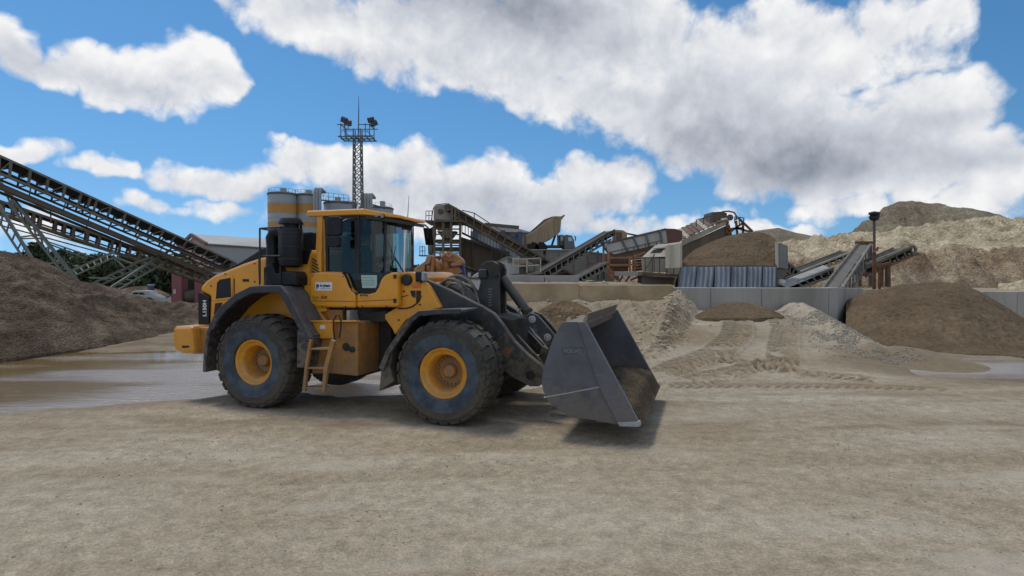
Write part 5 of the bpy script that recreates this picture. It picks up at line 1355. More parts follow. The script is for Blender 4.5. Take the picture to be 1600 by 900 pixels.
trestle('lattice trestle slanting up to where the two long conveyors cross',
    [((124, 452, 34), (232, 403, 36), (134, 456, 34), (240, 408, 36), 9), ((160, 458, 32), (266, 390, 36), (180, 456, 32), (270, 402, 36), 10)],
    [((140, 434, 34), (178, 435, 33)), ((205, 412, 35), (240, 402, 36)), ((222, 398, 36), (266, 398, 36))], P_green)

# ---------------- red gantry building
t = T('red_gantry', 'faded red steel gantry with a dark open bay behind the loader tail', 'gantry', (W(290, 470, 47).x, 47, 0))
t.box('pillar', 268.5, 424, 283.5, 473, 46, .9, P_red, bevel=.02)
t.box('pillar', 304, 424, 322, 473, 46, .9, P_red, bevel=.02)
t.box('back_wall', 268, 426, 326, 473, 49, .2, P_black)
t.box('lintel', 262, 417, 345, 425, 46.2, .9, P_brown)
t.box('sign_patch', 271, 452, 274.5, 459, 45.98, .015, P_white)
tag(MB().box(W(298, 462, 46.6), (1.5, .8, .9)).build('scrap_heap', P_dkgrey, bevel=.3), 'low dark scrap lump standing in the bay between the red pillars', 'scrap')
heap('low_bank', [(190, 50, 0, 52, 452), (205, 50, 0, 52, 448), (225, 50, 0, 52, 447), (250, 50, 0, 52, 453), (270, 50, 0, 52, 462), (285, 50, 0, 52, 472)], M_mound, None, kind='structure', nu=60, nv=30, back=4, rough=.15, fine=.05)
# leaning board by the pillar
t = T('leaning_sign', 'small white and navy board leaning against the red pillar behind the mound', 'sign', tuple(W(264, 472, 44)))
t.poly('panel', [(254, 470), (267, 463), (267, 472), (258, 472)], 44, .06, P_white)
t.poly('border', [(252, 470), (262, 463), (268, 460.5), (268, 464), (256, 471)], 44.1, .06, P_blue)
# car behind the mound
t = T('parked_car', 'pale parked car half hidden behind the brown mound beside the gantry', 'car', (W(217, 470, 40).x, 40.8, 0))
t.poly('body', [(200, 474), (200, 462), (205, 460), (228, 460.5), (238, 466), (240, 474)], 40, 1.7, P_white, bevel=.08)
t.poly('roof', [(204, 461), (206, 455), (210, 454), (224, 455), (229, 461)], 40.1, 1.5, P_white, bevel=.05)
t.poly('window', [(207, 460.5), (209, 457), (215, 457), (215, 460.5)], 40.07, .05, P_black)
t.poly('window', [(217, 460.5), (217, 457), (223, 457.5), (227, 461)], 40.07, .05, P_black)
for x in (207, 232): t.add('wheel', MB().lathe([(.32, 0), (.32, .2), (0, .2)], W(x, 472, 39.95), (0, 1, 0), 16), P_black)
t = T('oil_drum', 'dark drum with a pale lid standing right of the parked car', 'drum', (W(236, 466, 42).x, 42, 1.0))
t.add('body', MB().lathe([(.22, 0), (.22, 1.0)], W(236, 468, 42), (0, 0, 1), 14), P_blue)
t.add('lid', MB().lathe([(.23, 0), (.23, .08)], W(236, 446, 42), (0, 0, 1), 14), P_white)

# ---------------- shed on the left
t = T('shed', 'long grey metal shed with pale roof and red gable trim behind the left conveyors', 'shed', (W(380, 440, 90).x, 95, 0))
YA = 85
e0, e1 = W(322.5, 381.5, YA), W(470, 391, YA + 14); r0, r1 = W(299, 367, YA + 5), W(470, 377, YA + 19)
base0, base1 = Vector((e0.x, e0.y, 0)), Vector((e1.x, e1.y, 0))
inn = Vector((.3, .6, 0))
t.add('wall', MB().add([base0 + inn, base1 + inn, Vector((e1.x, e1.y, e1.z)) + inn, Vector((e0.x, e0.y, e0.z)) + inn], [(0, 1, 2, 3)]), P_wall, solid=.1)
t.add('roof', MB().add([e0, e1, r1, r0], [(0, 1, 2, 3)]), P_roof, solid=.25)
back = Vector((2 * r0.x - e0.x, 2 * r0.y - e0.y, e0.z))
t.add('gable_wall', MB().add([Vector((e0.x, e0.y, 0)) + inn, e0 + inn, r0 + inn, back + inn, Vector((back.x, back.y, 0)) + inn], [(0, 1, 2, 3, 4)]), mat('pinkish_gable', (.36, .24, .21), .7), solid=.1)
t.beams('gable_trim', [(e0, r0), (r0, back)], .35, P_maroon, .5)
t.beams('gutter', [(e0 + Vector((0, -.15, -.1)), e1 + Vector((0, -.15, -.1)))], .2, P_dkgrey)
dA, dB = W(351, 385, YA + 2.6), W(364, 386, YA + 4.0)
t.add('door', MB().prism([Vector((dA.x, dA.y, 0)), Vector((dB.x, dB.y, 0)), dB, dA], (-.02, -.1, 0), (.05, .25, 0)), P_dkgrey)

# ---------------- silos
YS = 62
def silo(px0, px1, ytop, label, bands=True, Y=YS, box_=None):
    a, b = W(px0, ytop, Y), W(px1, ytop, Y); rad = (b.x - a.x) / 2; cx = (a.x + b.x) / 2
    t = T('silo', label, 'silo', (cx, Y, 0), 'steel silos beyond the loader cab')
    zt = a.z
    t.add('shell', MB().lathe([(rad, 0), (rad, zt), (rad * .97, zt + .12), (0, zt + .3)], (cx, Y, 0), (0, 0, 1), 40), P_silo, smooth=True)
    t.add('roof_rim', MB().lathe([(rad + .06, zt - .12), (rad + .06, zt + .04), (rad - .02, zt + .04), (rad - .02, zt - .12)], (cx, Y, 0), (0, 0, 1), 40, close=True), P_dkgrey, smooth=True)
    if bands:
        for y0, y1 in ((319.5, 334.5), (348, 355), (372, 384)):
            z0, z1 = W(px0, y1, Y).z, W(px0, y0, Y).z
            t.add('orange_band', MB().lathe([(rad + .012, z0), (rad + .012, z1)], (cx, Y, 0), (0, 0, 1), 40, cap=False), P_band, smooth=True)
    for z in np.arange(zt - 1.0, 2, -1.6): t.add('seam', MB().lathe([(rad + .02, z), (rad + .02, z + .05)], (cx, Y, 0), (0, 0, 1), 40, cap=False), P_silo, smooth=True)
    for (x0, y0, x1, y1) in (box_ or []): t.box('vent_box', x0, y0, x1, y1, Y - .3, .6, P_duct, bevel=.03)
    rl = MB(); n = 18
    for k in range(n):
        a1_, a2_ = 2 * math.pi * k / n, 2 * math.pi * (k + 1) / n
        p = Vector((cx + math.cos(a1_) * rad * .93, Y + math.sin(a1_) * rad * .93, zt)); q = Vector((cx + math.cos(a2_) * rad * .93, Y + math.sin(a2_) * rad * .93, zt))
        rl.beam(p, p + Vector((0, 0, .5)), .022); rl.beam(p + Vector((0, 0, .5)), q + Vector((0, 0, .5)), .025)
    t.add('top_rail', rl, P_duct)
    return t
silo(419.5, 462, 303.5, 'leftmost grey silo with two orange bands seen behind the air cleaner', box_=[(437.5, 293.5, 445, 303.5)])
silo(461, 497, 305.5, 'second grey silo from the left, orange banded, ducts on its right', Y=63.5, box_=[(477, 296.5, 485, 305.5)])
silo(507, 557, 318, 'grey silo just left of the light mast, its top showing over the cab roof', bands=False, Y=66, box_=[(523, 307.5, 530.5, 318)])
silo(562, 614, 326, 'rightmost grey silo, low top showing over the cab roof right of the ducts', bands=False, Y=67, box_=[(593.5, 314, 600.5, 326)])
def ducts(label, cols, ytop, ybot, Y, bend=1):
    t = T('duct_bundle', label, 'duct', tuple(W(cols[0], ybot, Y)), 'curved duct bundles on the silos')
    for i, x in enumerate(cols):
        p = W(x, ybot, Y); q = W(x, ytop + 3, Y); r_ = W(x, ytop, Y)
        t.add('duct', MB().tube([p, q, q + Vector((.06, .2, .35)), r_ + Vector((0, 1.0, .1)), r_ + Vector((0, 1.6, 0))], .155, 10), P_duct, smooth=True)
    return t
ducts('bundle of curved grey ducts on the right side of the second silo', [491.5, 495.5, 500], 297, 345, 60.8)
ducts('row of four curved grey ducts just right of the light mast', [567, 571, 575.5, 579.5], 306, 345, 58)
t = T('silo_walkway', 'thin dark walkway bridging the left and right silo groups', 'walkway', tuple(W(505, 310, 62)))
t.seg('deck', [((497, 312, 62), (545, 318, 63)), ((580, 319, 62), (602, 326, 63))], .14, P_dkgrey)
t.rail('hand_rail', [(497, 311, 62), (545, 317, 63)], .8, P_duct, .04, 6)

# ---------------- light mast
YM = 56
t = T('light_mast', 'tall lattice steel light mast with floodlights and lightning rod above the cab', 'mast', (W(559, 430, YM).x, YM, 0))
zb, zt = 0, W(559, 222, YM).z
xm = W(559, 222, YM).x; hb, ht = .48, .34
def cor(z, i):
    k = z / zt; h = hb + (ht - hb) * k; s = ((-1, -1), (1, -1), (1, 1), (-1, 1))[i]
    return Vector((xm + s[0] * h, YM + s[1] * h, z))
t.beams('leg', [(cor(0, i), cor(zt + 1.2, i)) for i in range(4)], .09, P_mast)
lat_ = MB(); nb_ = 22
for k in range(nb_):
    z0, z1 = zt * k / nb_, zt * (k + 1) / nb_
    for i in range(4):
        j = (i + 1) % 4
        lat_.beam(cor(z0, i), cor(z1, j) if k % 2 else cor(z1, j), .05); lat_.beam(cor(z1, i), cor(z1, j), .05); lat_.beam(cor(z0, j), cor(z1, i), .05)
t.add('lacing', lat_, P_mast)
pf = MB(); zp = W(559, 217, YM).z; zr = W(559, 200, YM).z
for dx_ in (-1.5, -1.0, -.5, 0, .5, 1.0, 1.5): pf.beam((xm + dx_, YM - .9, zp + abs(dx_) * .05), (xm + dx_, YM + .9, zp), .09)
for dy_ in (-.9, 0, .9): pf.beam((xm - 1.6, YM + dy_, zp), (xm + 1.6, YM + dy_, zp), .10)
t.add('platform', pf, P_mast)
rl = MB()
for (sx_, sy_) in ((-1.35, -.9), (1.35, -.9), (1.35, .9), (-1.35, .9), (-.95, -.9), (.95, -.9)): rl.beam((xm + sx_, YM + sy_, zp), (xm + sx_, YM + sy_, zr + .2), .07)
for a, b in (((-1.7, -.9), (-.3, -.9)), ((.3, -.9), (1.7, -.9)), ((-1.7, .9), (1.7, .9)), ((-1.35, -.9), (-1.35, .9)), ((1.35, -.9), (1.35, .9))):
    rl.beam((xm + a[0], YM + a[1], zr + .1), (xm + b[0], YM + b[1], zr + .1), .07); rl.beam((xm + a[0] * .8, YM + a[1], zr - .5), (xm + b[0] * .8, YM + b[1], zr - .5), .045)
t.add('platform_rail', rl, P_mast)
t.add('lightning_rod', MB().tube([(xm + .05, YM, zt), (xm + .1, YM, W(561, 178, YM).z), (xm + .12, YM, W(561, 150, YM).z)], [.07, .055, .02], 6), P_mast)
for (px, py, rz_) in ((538, 187.5, .4), (544, 192, .2), (579.5, 187, -.2), (584.5, 192.5, -.4)):
    c0 = W(px, py, YM - .6); rt = Matrix.Rotation(rz_, 3, 'Y') @ Matrix.Rotation(.5, 3, 'X')
    fl_ = t.add('floodlight', MB().box(c0, (.62, .34, .50), rt), M_black, bevel=.05)
    t.add('lens', MB().box(c0 + rt @ Vector((0, -.19, 0)), (.52, .03, .40), rt), P_blue, parent=fl_)
    t.add('bracket', MB().beam(c0 - Vector((0, 0, .2)), c0 - Vector((0, 0, .65)), .07), P_mast, parent=fl_)

# ---------------- screening tower in the middle
YT = 34
t = T('screening_tower', 'rusty brown screening tower with a boxy cream head, right of the cab', 'tower', (W(700, 440, YT).x, YT, 1.5))
t.poly('head_box', [(677, 343), (678, 325), (682, 320.5), (698, 319), (712, 325), (713, 342), (706, 345)], YT, 1.6, P_cream, bevel=.04)
t.add('inspection_hatch', MB().lathe([(.16, 0), (.16, .05), (.11, .06), (0, .06)], W(688, 330.5, YT), (0, -1, 0), 16), P_brown, smooth=True)
t.box('platform', 664, 344, 722, 346.5, YT - .7, 2.6, P_dkgrey)
t.rail('platform_rail', [(665.5, 344, YT - .7), (675, 344, YT - .7)], .52, P_dkgrey, .035, 2)
t.seg('head_hoop', [((674, 344, YT - .1), (677, 326, YT - .1)), ((677, 326, YT - .1), (681, 320, YT - .1)), ((681, 320, YT - .1), (698, 318, YT - .1))], .05, P_dkgrey)
t.poly('chute', [(674, 347), (706, 347), (700, 357), (696, 358), (688, 357), (681, 358)], YT + .2, 1.4, P_brown)
t.poly('upper_hopper', [(682, 361), (713, 361), (703, 373), (692, 373)], YT + .3, 1.2, P_brown)
t.poly('grey_chute', [(690, 358), (705, 360), (703, 372), (697, 372)], YT + .1, .2, P_cream)
t.seg('column', [((x, 346, YT + d), (x, 443, YT + d)) for d in (-.5, 1.8) for x in (678.5, 692.5, 705, 719)], .13, P_brown)
t.seg('column', [((706, 324, YT - .5), (706, 346, YT - .5)), ((711.5, 324, YT - .5), (711.5, 346, YT - .5))], .14, P_brown)
for y in (357.5, 366, 378, 383, 392, 395, 404, 412, 424, 434): t.seg('girt', [((678, y, YT - .45), (719, y + .5, YT - .45))], .075, P_brown)
for y in (374, 386, 400): t.box('slatted_deck', 679, y, 719, y + 4.5, YT - .2, 1.8, P_dkgrey)
t.box('dark_core', 680, 405, 718, 441, YT + .3, 1.2, P_maroon)
t.poly('side_chute', [(667, 360), (679, 352), (680, 366), (674, 398), (669, 398)], YT + .2, .6, P_grey, bevel=.03)
t.box('landing', 654, 398.5, 672, 400, YT - .2, .9, P_dkgrey)
t.rail('landing_rail', [(656, 399, YT - .2), (664, 399, YT - .2)], .5, P_dkgrey, .035, 2)

# brown steel bin next to it
t = T('sand_bin', 'long dark brown steel bin under the descending conveyor', 'bin', (W(755, 440, 36).x, 36, 1.5))
YB = 36
t.poly('bin_wall', [(722, 373), (768, 388), (768, 421), (752, 426), (722, 413)], YB, 3.0, P_brown)
t.poly('bin_wall', [(769, 388), (795, 396), (796, 410), (780, 419), (769, 421)], YB + .15, 2.8, P_brown)
for x, y0, y1 in ((722, 372, 414), (739, 378, 420), (768, 387, 424), (784, 392, 418), (795, 395, 412)): t.seg('rib', [((x, y0, YB - .08), (x, y1, YB - .08))], .12, P_dkgrey)
t.seg('top_rim', [((720, 372, YB - .1), (797, 396, YB - .1))], .14, P_dkgrey)
t.poly('lower_chute', [(724, 415), (752, 427), (762, 431), (752, 440), (730, 436)], YB + .3, 1.6, P_concd)
t.seg('leg', [((x, 412, YB + d), (x, 446, YB + d)) for d in (.1, 2.6) for x in (724, 745, 790)], .14, P_dkgrey)
t.seg('walkway', [((722, 364, YB - .9), (800, 402, YB - .9))], .12, P_dkgrey)
wr = MB(); A_, B_ = W(722, 364, YB - .9), W(800, 402, YB - .9)
for i in range(17): p = A_.lerp(B_, i / 16); wr.beam(p, p + Vector((0, 0, .55)), .04)
wr.beam(A_ + Vector((0, 0, .55)), B_ + Vector((0, 0, .55)), .05); t.add('walkway_rail', wr, P_grey)

# descending conveyor from the tower head
t = conveyor('dark brown conveyor descending to the right from the screening tower head',
    ((699, 318.5, 33.5), (908, 437, 33.5)), ((703, 334, 33.5), (890, 441, 33.5)), [716, 728, 741, 754, 767, 779, 791, 803, 815, 827, 839, 850, 861, 873, 885], w=1.0, mem=.10, m=P_brown, mb_=P_dkgrey, rollers=False)
hr = MB(); A_, B_ = W(734, 330, 33.3), W(815, 377, 33.3)
hr.beam(W(722, 328.5, 33.3), W(741, 333, 33.3), .05); hr.beam(W(741, 333, 33.3), W(741, 342, 33.3), .05); hr.beam(W(741, 333, 33.3), W(838, 397, 33.3), .05)
t.add('hand_rail', hr, P_dkgrey)
t.add('side_plate', MB().prism([W(705, 325, 33.7), W(905, 437, 33.7), W(896, 441, 33.7), W(704, 340, 33.7)], (0, 0, 0), (0, .05, 0)), P_brown)

# grey shed beyond with blue posts
t = T('grey_shed', 'pale grey shed with blue corner posts behind the brown bin', 'shed', (W(790, 430, 60).x, 63, 1.5))
t.poly('roof', [(745, 351), (800, 354), (832, 363.5), (745, 361)], 60, (0, 6, .2), P_roof)
t.poly('wall', [(735, 361), (833, 363), (833, 412), (735, 410)], 60.5, 5, P_wall)
t.seg('ridge_beam', [((757, 350.5, 58), (811, 355.5, 58))], .32, P_dkgrey)
t.seg('post', [((786, 360, 60.2), (786, 408, 60.2)), ((812.5, 362, 60.2), (812.5, 408, 60.2)), ((742, 358, 60.2), (742, 395, 60.2))], .45, P_blue)
t.seg('brace', [((790, 362, 60.3), (811, 378, 60.3)), ((790, 380, 60.3), (811, 365, 60.3))], .10, P_blue)

# grey loading ramp wall the truck stands on
t = T('ramp_wall', 'sloping grey concrete retaining wall under the tipping truck', 'wall', (W(890, 440, 42).x, 42, 1.5))
t.poly('wall', [(828, 391), (896, 391), (960, 399), (960, 440), (828, 440)], 42, 9, P_concd)
t.poly('coping', [(828, 389.5), (896, 389.5), (960, 397.5), (960, 399), (896, 391), (828, 391)], 41.9, 9.1, P_conc)
for x in (851, 873, 896, 918, 940): t.seg('joint', [((x, 393 if x < 900 else 397, 41.98), (x, 438, 41.98))], .035, P_dkgrey)
t.box('niche', 849, 391.5, 853, 398, 41.95, .05, P_black)

# tipping truck
YK = 44
t = T('dump_truck', 'dump truck with its tan tipper body raised above the grey wall', 'truck', (W(870, 390, YK).x, YK, W(870, 391, YK).z))
tb = t.poly('tipper_body', [(818.5, 382), (820, 369), (835, 360), (851, 347), (863, 340), (873, 341), (875.5, 362), (862, 372), (842, 382)], YK, 2.4, P_tan, bevel=.05)
t.poly('body_floor', [(818, 372), (835, 360), (851, 347), (863, 339), (865, 337.5), (850, 343), (833, 358), (818, 370)], YK + .1, 2.2, P_brown, parent=tb)
t.poly('canopy', [(863, 340), (866, 337.5), (876, 338), (882, 335), (883.5, 336), (877, 344), (875.5, 362), (873, 364), (873, 342)], YK - .04, 2.5, P_tan, bevel=.03, parent=tb)
t.poly('tailgate', [(818, 384), (818, 369), (822, 368), (822, 383)], YK - .05, 2.5, P_dkgrey, parent=tb)
for (x0, y0, x1, y1) in ((829, 366, 829, 381), (838, 361, 840, 381), (847, 354, 850, 378), (856, 348, 859, 373), (866, 343, 869, 367)): t.seg('body_rib', [((x0, y0, YK - .05), (x1, y1, YK - .05))], .09, P_tan, parent=tb)
t.box('chassis', 824, 383, 896, 387, YK + .5, 1.2, P_dkgrey)
t.seg('hoist', [((862, 384, YK + 1), (868, 366, YK + 1))], .16, P_dkgrey)
cb_ = t.poly('cab', [(881.5, 388), (881.5, 368), (885, 366.5), (894, 368), (897.5, 376), (898.5, 389), (884, 390)], YK - .1, 2.3, mat('truck_cab_grey', (.10, .115, .12), .5), bevel=.06)
t.poly('side_window', [(887.5, 370.5), (893, 370.5), (895, 377), (888, 377)], YK - .13, .05, mat('pale_window', (.42, .47, .52), .15), parent=cb_)
t.seg('mirror_arm', [((897, 369, YK - .3), (899.5, 370, YK - .4))], .05, M_black, parent=cb_)
t.box('mirror', 898.5, 370, 900, 376, YK - .5, .1, M_black, parent=cb_)
t.seg('exhaust_stack', [((872, 386, YK), (871.5, 366.5, YK))], .12, P_dkgrey)
t.box('cab_guard', 874, 367, 881, 384, YK + .1, 2.0, P_dkgrey, bevel=.03)
t.box('guard_window', 876, 369, 880, 376, YK + .06, .05, P_cream)
for x in (833, 845, 889):
    for d in (-.05, 1.9): t.add('wheel', MB().lathe([(.45, 0), (.50, .05), (.50, .35), (.45, .4), (0, .4)], W(x, 388.5, YK + d), (0, 1, 0), 20), P_black, smooth=True)

# white booth with railing
t = T('control_booth', 'small white sheet metal booth with railed deck behind the tilt cylinder', 'booth', (W(800, 436, 29).x, 29.5, 1.5))
YV = 29
t.poly('wall', [(776, 409), (790, 402.5), (811, 401), (811, 427), (795, 430), (776, 432)], YV, 1.6, P_white)
t.poly('roof', [(774, 409.5), (790, 401), (812, 399.5), (812, 402), (790, 404), (775, 412)], YV - .12, 1.9, P_grey)
t.poly('hood', [(799, 403), (812, 402), (810.5, 408), (803, 410)], YV - .25, .3, P_white)
t.box('window', 793.5, 404, 799.5, 411, YV - .03, .05, mat('green_pane', (.10, .16, .13), .2))
t.poly('deck', [(795, 430), (845, 425), (846, 428), (795, 433.5)], YV - .3, 1.8, P_grey)
t.poly('deck_skirt', [(770, 437), (795, 431), (845, 427), (846, 436), (770, 438)], YV + .2, 1.5, P_black)
t.rail('deck_rail', [(802, 427, YV - .3), (844.5, 425, YV - .3)], .68, P_white, .055, 2)
t.add('pump', MB().lathe([(.17, 0), (.20, .2), (.16, .4), (0, .42)], W(829, 424, YV + .3), (0, 0, 1), 14), P_grey, smooth=True)
t.add('pump', MB().lathe([(.14, 0), (.16, .2), (.12, .34), (0, .36)], W(838, 424, YV + .3), (0, 0, 1), 14), P_grey, smooth=True)
t.box('switch_box', 832, 405, 842, 409, YV + .6, .4, P_dkgrey)
# concrete kerb beams
for x0, x1 in ((787, 851), (851.4, 905)):
    a, b = W(x0, 430.5, 26), W(x1, 437.5, 26)
    o = MB().box(((a.x + b.x) / 2, 26.3, (a.z + b.z) / 2 - .05), (b.x - a.x - .02, .6, abs(a.z - b.z) + .1)).build('kerb_beam', P_kerb, bevel=.02)
    tag(o, 'left of the two long pale concrete beams on the bank behind the tilt cylinder' if x0 < 800 else 'right of the two long pale concrete beams on the bank, nearer the ladder conveyors', 'concrete beam', 'concrete beams on the bank')

# conveyors rising and falling in the middle
t = conveyor('open ladder-framed conveyor rising right towards the tan motor housing',
    ((846, 427, 31), (961, 360, 33)), ((850, 437, 31), (955, 374, 33)), [850, 858, 868, 877, 887, 896, 906, 915, 924, 934, 943, 951], w=1.0, mem=.085, m=P_grey, rollers=True, braces=[])
t.add('belt_edge', MB().prism([W(846, 424, 30.95), W(961, 357.5, 32.95), W(961, 360.5, 32.95), W(846, 427.5, 30.95)], (0, 0, 0), (0, .06, 0)), P_belt)
t.poly('motor_housing', [(961, 359), (973, 359.5), (980, 363.5), (980, 371), (966, 375), (961, 375)], 33, 1.0, mat('tan_housing', (.38, .27, .12), .6, col2=(.25, .18, .10), sc=3), bevel=.02)
t.box('housing_gap', 963, 363, 972, 374, 32.96, .05, P_dkgrey)
t.seg('rod', [((979, 365, 33.2), (996, 368, 33.2))], .09, P_dkgrey)
t.seg('leg', [((943, 374, 32.6), (943, 436, 32.6)), ((934, 392, 32.6), (934, 437, 32.6)), ((930, 384, 32.4), (943, 376, 32.4))], .10, P_blue)
conveyor('short low ladder conveyor beside the orange stair frame',
    ((904, 434, 29), (950, 410, 29.5)), ((910, 440, 29), (950, 419, 29.5)), [907, 914, 921, 928, 935, 942, 948], w=.9, mem=.07, m=P_grey, rollers=False)

# white trough
t = T('screen_trough', 'long tilted white sided screening trough with a maroon right end', 'screen', (W(1000, 440, 36).x, 37, 1.5))
YW = 36
A0, A1, A2, A3 = W(948, 380, YW), W(1040, 358, YW), W(1043, 379, YW), W(960, 397.5, YW)
t.add('side_plate', MB().prism([A0, A1, A2, A3, W(949, 392, YW)], (0, 0, 0), (0, .08, 0)), P_white)
t.add('far_side_plate', MB().prism([A0, A1, A2, A3], (0, 2.1, 0), (0, 2.2, 0)), P_white)
t.add('top_rim', MB().beam(A0, A1, .12), P_dkgrey)
for u in (.25, .45, .66, .9):
    p = A0.lerp(A1, u) + Vector((0, -.06, 0)); q = A3.lerp(A2, u) + Vector((0, -.06, 0)); t.add('rib', MB().beam(p, q, .10), P_grey)
t.add('inner_deck', MB().prism([W(950, 384, YW), W(1040, 363, YW), W(1040, 366, YW), W(950, 387, YW)], (0, .1, 0), (0, 2.1, 0)), P_dkgrey)
t.poly('end_box', [(1040, 357), (1055, 357.5), (1066, 361), (1066, 380), (1043, 380)], YW + .05, 2.0, P_maroon)
t.poly('belly_plate', [(955, 396), (1043, 377), (1043, 388), (1000, 404), (957, 412)], YW + .1, 1.9, P_brown)
t.seg('lower_rail', [((950, 395, YW - .3), (1034, 376, YW - .3))], .06, P_dkgrey)
t.seg('rail_post', [((x, y, YW - .3), (x, y + 8, YW - .3)) for x, y in ((972, 389), (990, 385), (1008, 381), (1026, 377))], .05, P_dkgrey)
t.seg('leg', [((958, 398, YW + .3), (958, 438, YW + .3)), ((1016, 390, YW + .3), (1016, 438, YW + .3))], .18, P_cream)

# orange stair frame
t = T('screen_staircase', 'orange rusty stair and screen frame left of the cream chute housing', 'stair frame', (W(960, 440, 31).x, 31, 1.5))
YO = 31
t.seg('stringer', [((936, 412, YO), (958, 438, YO)), ((944, 410, YO), (965, 437, YO))], .13, P_orange)
for i in range(6):
    u = i / 5; t.seg('tread', [((lerp(938, 957, u), lerp(415, 436, u), YO), (lerp(946, 964, u), lerp(414, 435, u), YO))], .12, P_orange, .04)
t.box('landing', 918, 410.5, 948, 412.5, YO - .2, 1.0, P_rust)
t.seg('post', [((x, y0, YO + d), (x, y1, YO + d)) for d in (0, 1.6) for x, y0, y1 in ((943, 392, 412), (951, 393, 428), (984, 400, 430), (992, 398, 428))], .10, P_orange)
t.seg('rail', [((951, 403, YO), (1005, 402, YO)), ((951, 414, YO), (1005, 413, YO)), ((948, 425, YO), (962, 425, YO)), ((988, 402, YO), (1008, 394, YO))], .08, P_orange)
t.poly('screen_bin', [(955, 404), (984, 404), (981, 424), (960, 424)], YO + .4, 1.4, P_maroon)
for i in range(9): t.seg('bin_slat', [((958 + i * 3, 404.5, YO + .36), (959.5 + i * 2.6, 415, YO + .36))], .05, P_brown)
t.seg('bin_band', [((957, 415, YO + .34), (983, 415, YO + .34))], .09, P_orange)
for i in range(5): t.seg('louvre', [((988, 404 + i * 4.5, YO + .3), (1004, 402.5 + i * 4.5, YO + .3))], .07, P_rust, .14)
t.box('beam', 961, 424.5, 1008, 431, YO - .4, .5, P_white, bevel=.01)
t.seg('foot', [((966, 431, YO), (966, 440, YO)), ((1008.5, 430, YO - .3), (1008.5, 444, YO - .3))], .10, P_cream)
t.seg('prop', [((973, 431, YO), (968, 440, YO)), ((984, 431, YO), (978, 440, YO)), ((1000, 431, YO), (985, 438, YO))], .09, P_grey)

# cream chute housing
YC_ = 30
t = T('chute_housing', 'cream sheet metal chute housing with a dark hatch beside the boxed sand', 'chute', (W(1035, 440, YC_).x, YC_ + .8, 1.5))
t.poly('front_wall', [(1003, 402), (1042, 401), (1042, 425.5), (1004, 424)], YC_, .1, P_cream)
t.add('sloping_lid', MB().prism([W(1003, 402, YC_), W(1042, 401, YC_), W(1063, 378, YC_ + 1.3), W(1024, 383, YC_ + 1.3)], (0, 0, 0), (0, 0, -.06)), P_cream)
t.add('side_wall', MB().prism([W(1042, 401, YC_), W(1042, 426, YC_), W(1066, 430, YC_ + 1.3), W(1066, 376, YC_ + 1.3), W(1063, 378, YC_ + 1.3)], (0, 0, 0), (-.06, .03, 0)), P_cream)
t.add('hatch', MB().prism([W(1016, 396.5, YC_ + .35), W(1032, 396.2, YC_ + .35), W(1037, 391, YC_ + .65), W(1021, 391.5, YC_ + .65)], (0, -.02, .03), (0, -.02, .05)), P_black)
t.add('hatch_lid', MB().prism([W(1021, 390.5, YC_ + .62), W(1039, 389.5, YC_ + .62), W(1046, 383.5, YC_ + 1.1), W(1028, 384.5, YC_ + 1.1)], (0, -.03, .05), (0, -.03, .10)), P_cream)
t.seg('prop', [((1009, 419, YC_ - .3), (1023, 397, YC_ - .1))], .05, P_dkgrey)
t.seg('panel_seam', [((1022, 402, YC_ - .02), (1022, 425, YC_ - .02))], .02, P_brown)
t.rail('rail', [(1008, 427, YC_ - .3), (1064, 430, YC_ - .2)], .80, P_dkgrey, .045, 5, mid=False)
t.poly('deck', [(1004, 425), (1066, 429), (1066, 433), (1004, 430)], YC_ - .35, 2.0, P_brown)
t.poly('base_wall', [(1006, 431), (1066, 434), (1066, 446), (1006, 446)], YC_ + .2, 1.5, P_concd)
t.seg('stile', [((1056, 434, YC_ - .5), (1053, 446, YC_ - .5)), ((1062, 434, YC_ - .5), (1060, 446, YC_ - .5))], .05, P_grey)

# roofed conveyor rising to the box top
t = T('roofed_conveyor', 'sloping sheet-roofed conveyor gallery rising to a brown box behind the sand box', 'conveyor gallery', (W(1100, 430, 38).x, 38, 1.5))
YR = 37
t.add('side_plate', MB().prism([W(1063, 376, YR), W(1138, 343, YR), W(1140, 349, YR), W(1066, 384, YR)], (0, 0, 0), (0, .08, 0)), P_cream)
t.add('side_wall', MB().prism([W(1066, 384, YR + .1), W(1140, 350, YR + .1), W(1148, 384, YR + .1), W(1066, 418, YR + .1)], (0, 0, 0), (0, .1, 0)), P_brown)
for i in range(11):
    u0, u1 = i / 11, (i + 1) / 11
    p0, p1 = W(1056 + (1136 - 1056) * u0, 379 - 36 * u0, YR - .02), W(1056 + (1136 - 1056) * u1, 379 - 36 * u1, YR - .02)
    t.add('roof_sheet', MB().prism([p0 + Vector((0, 0, .05)), p1 + Vector((.06, 0, .0)), p1 + Vector((.06, 1.9, .62)), p0 + Vector((0, 1.9, .68))], (0, 0, 0), (0, 0, .045)), (P_maroon, P_brown, P_cream, P_brown)[i % 4])
t.poly('top_box', [(1111, 348.5), (1111.5, 331.5), (1127, 330.5), (1136, 333), (1136, 348)], YR + .4, 1.5, P_brown, bevel=.02)
t.add('pulley', MB().lathe([(.20, 0), (.20, .1), (.08, .12), (0, .12)], W(1140, 340, YR + .3), (0, -1, 0), 18), P_dkgrey, smooth=True)
t.add('pulley_guard', MB().tube([W(x, y, YR + .2) for x, y in ((1128, 331), (1138, 330), (1147, 332), (1151, 338), (1150, 344))], .05, 6), P_dkgrey, smooth=True)
t.rail('platform_rail', [(1088, 354, YR), (1110, 348, YR)], .42, P_blue, .05, 2, mid=False)
t.rail('platform_rail', [(1148, 349, YR), (1162, 351, YR)], .42, P_blue, .05, 2, mid=False)
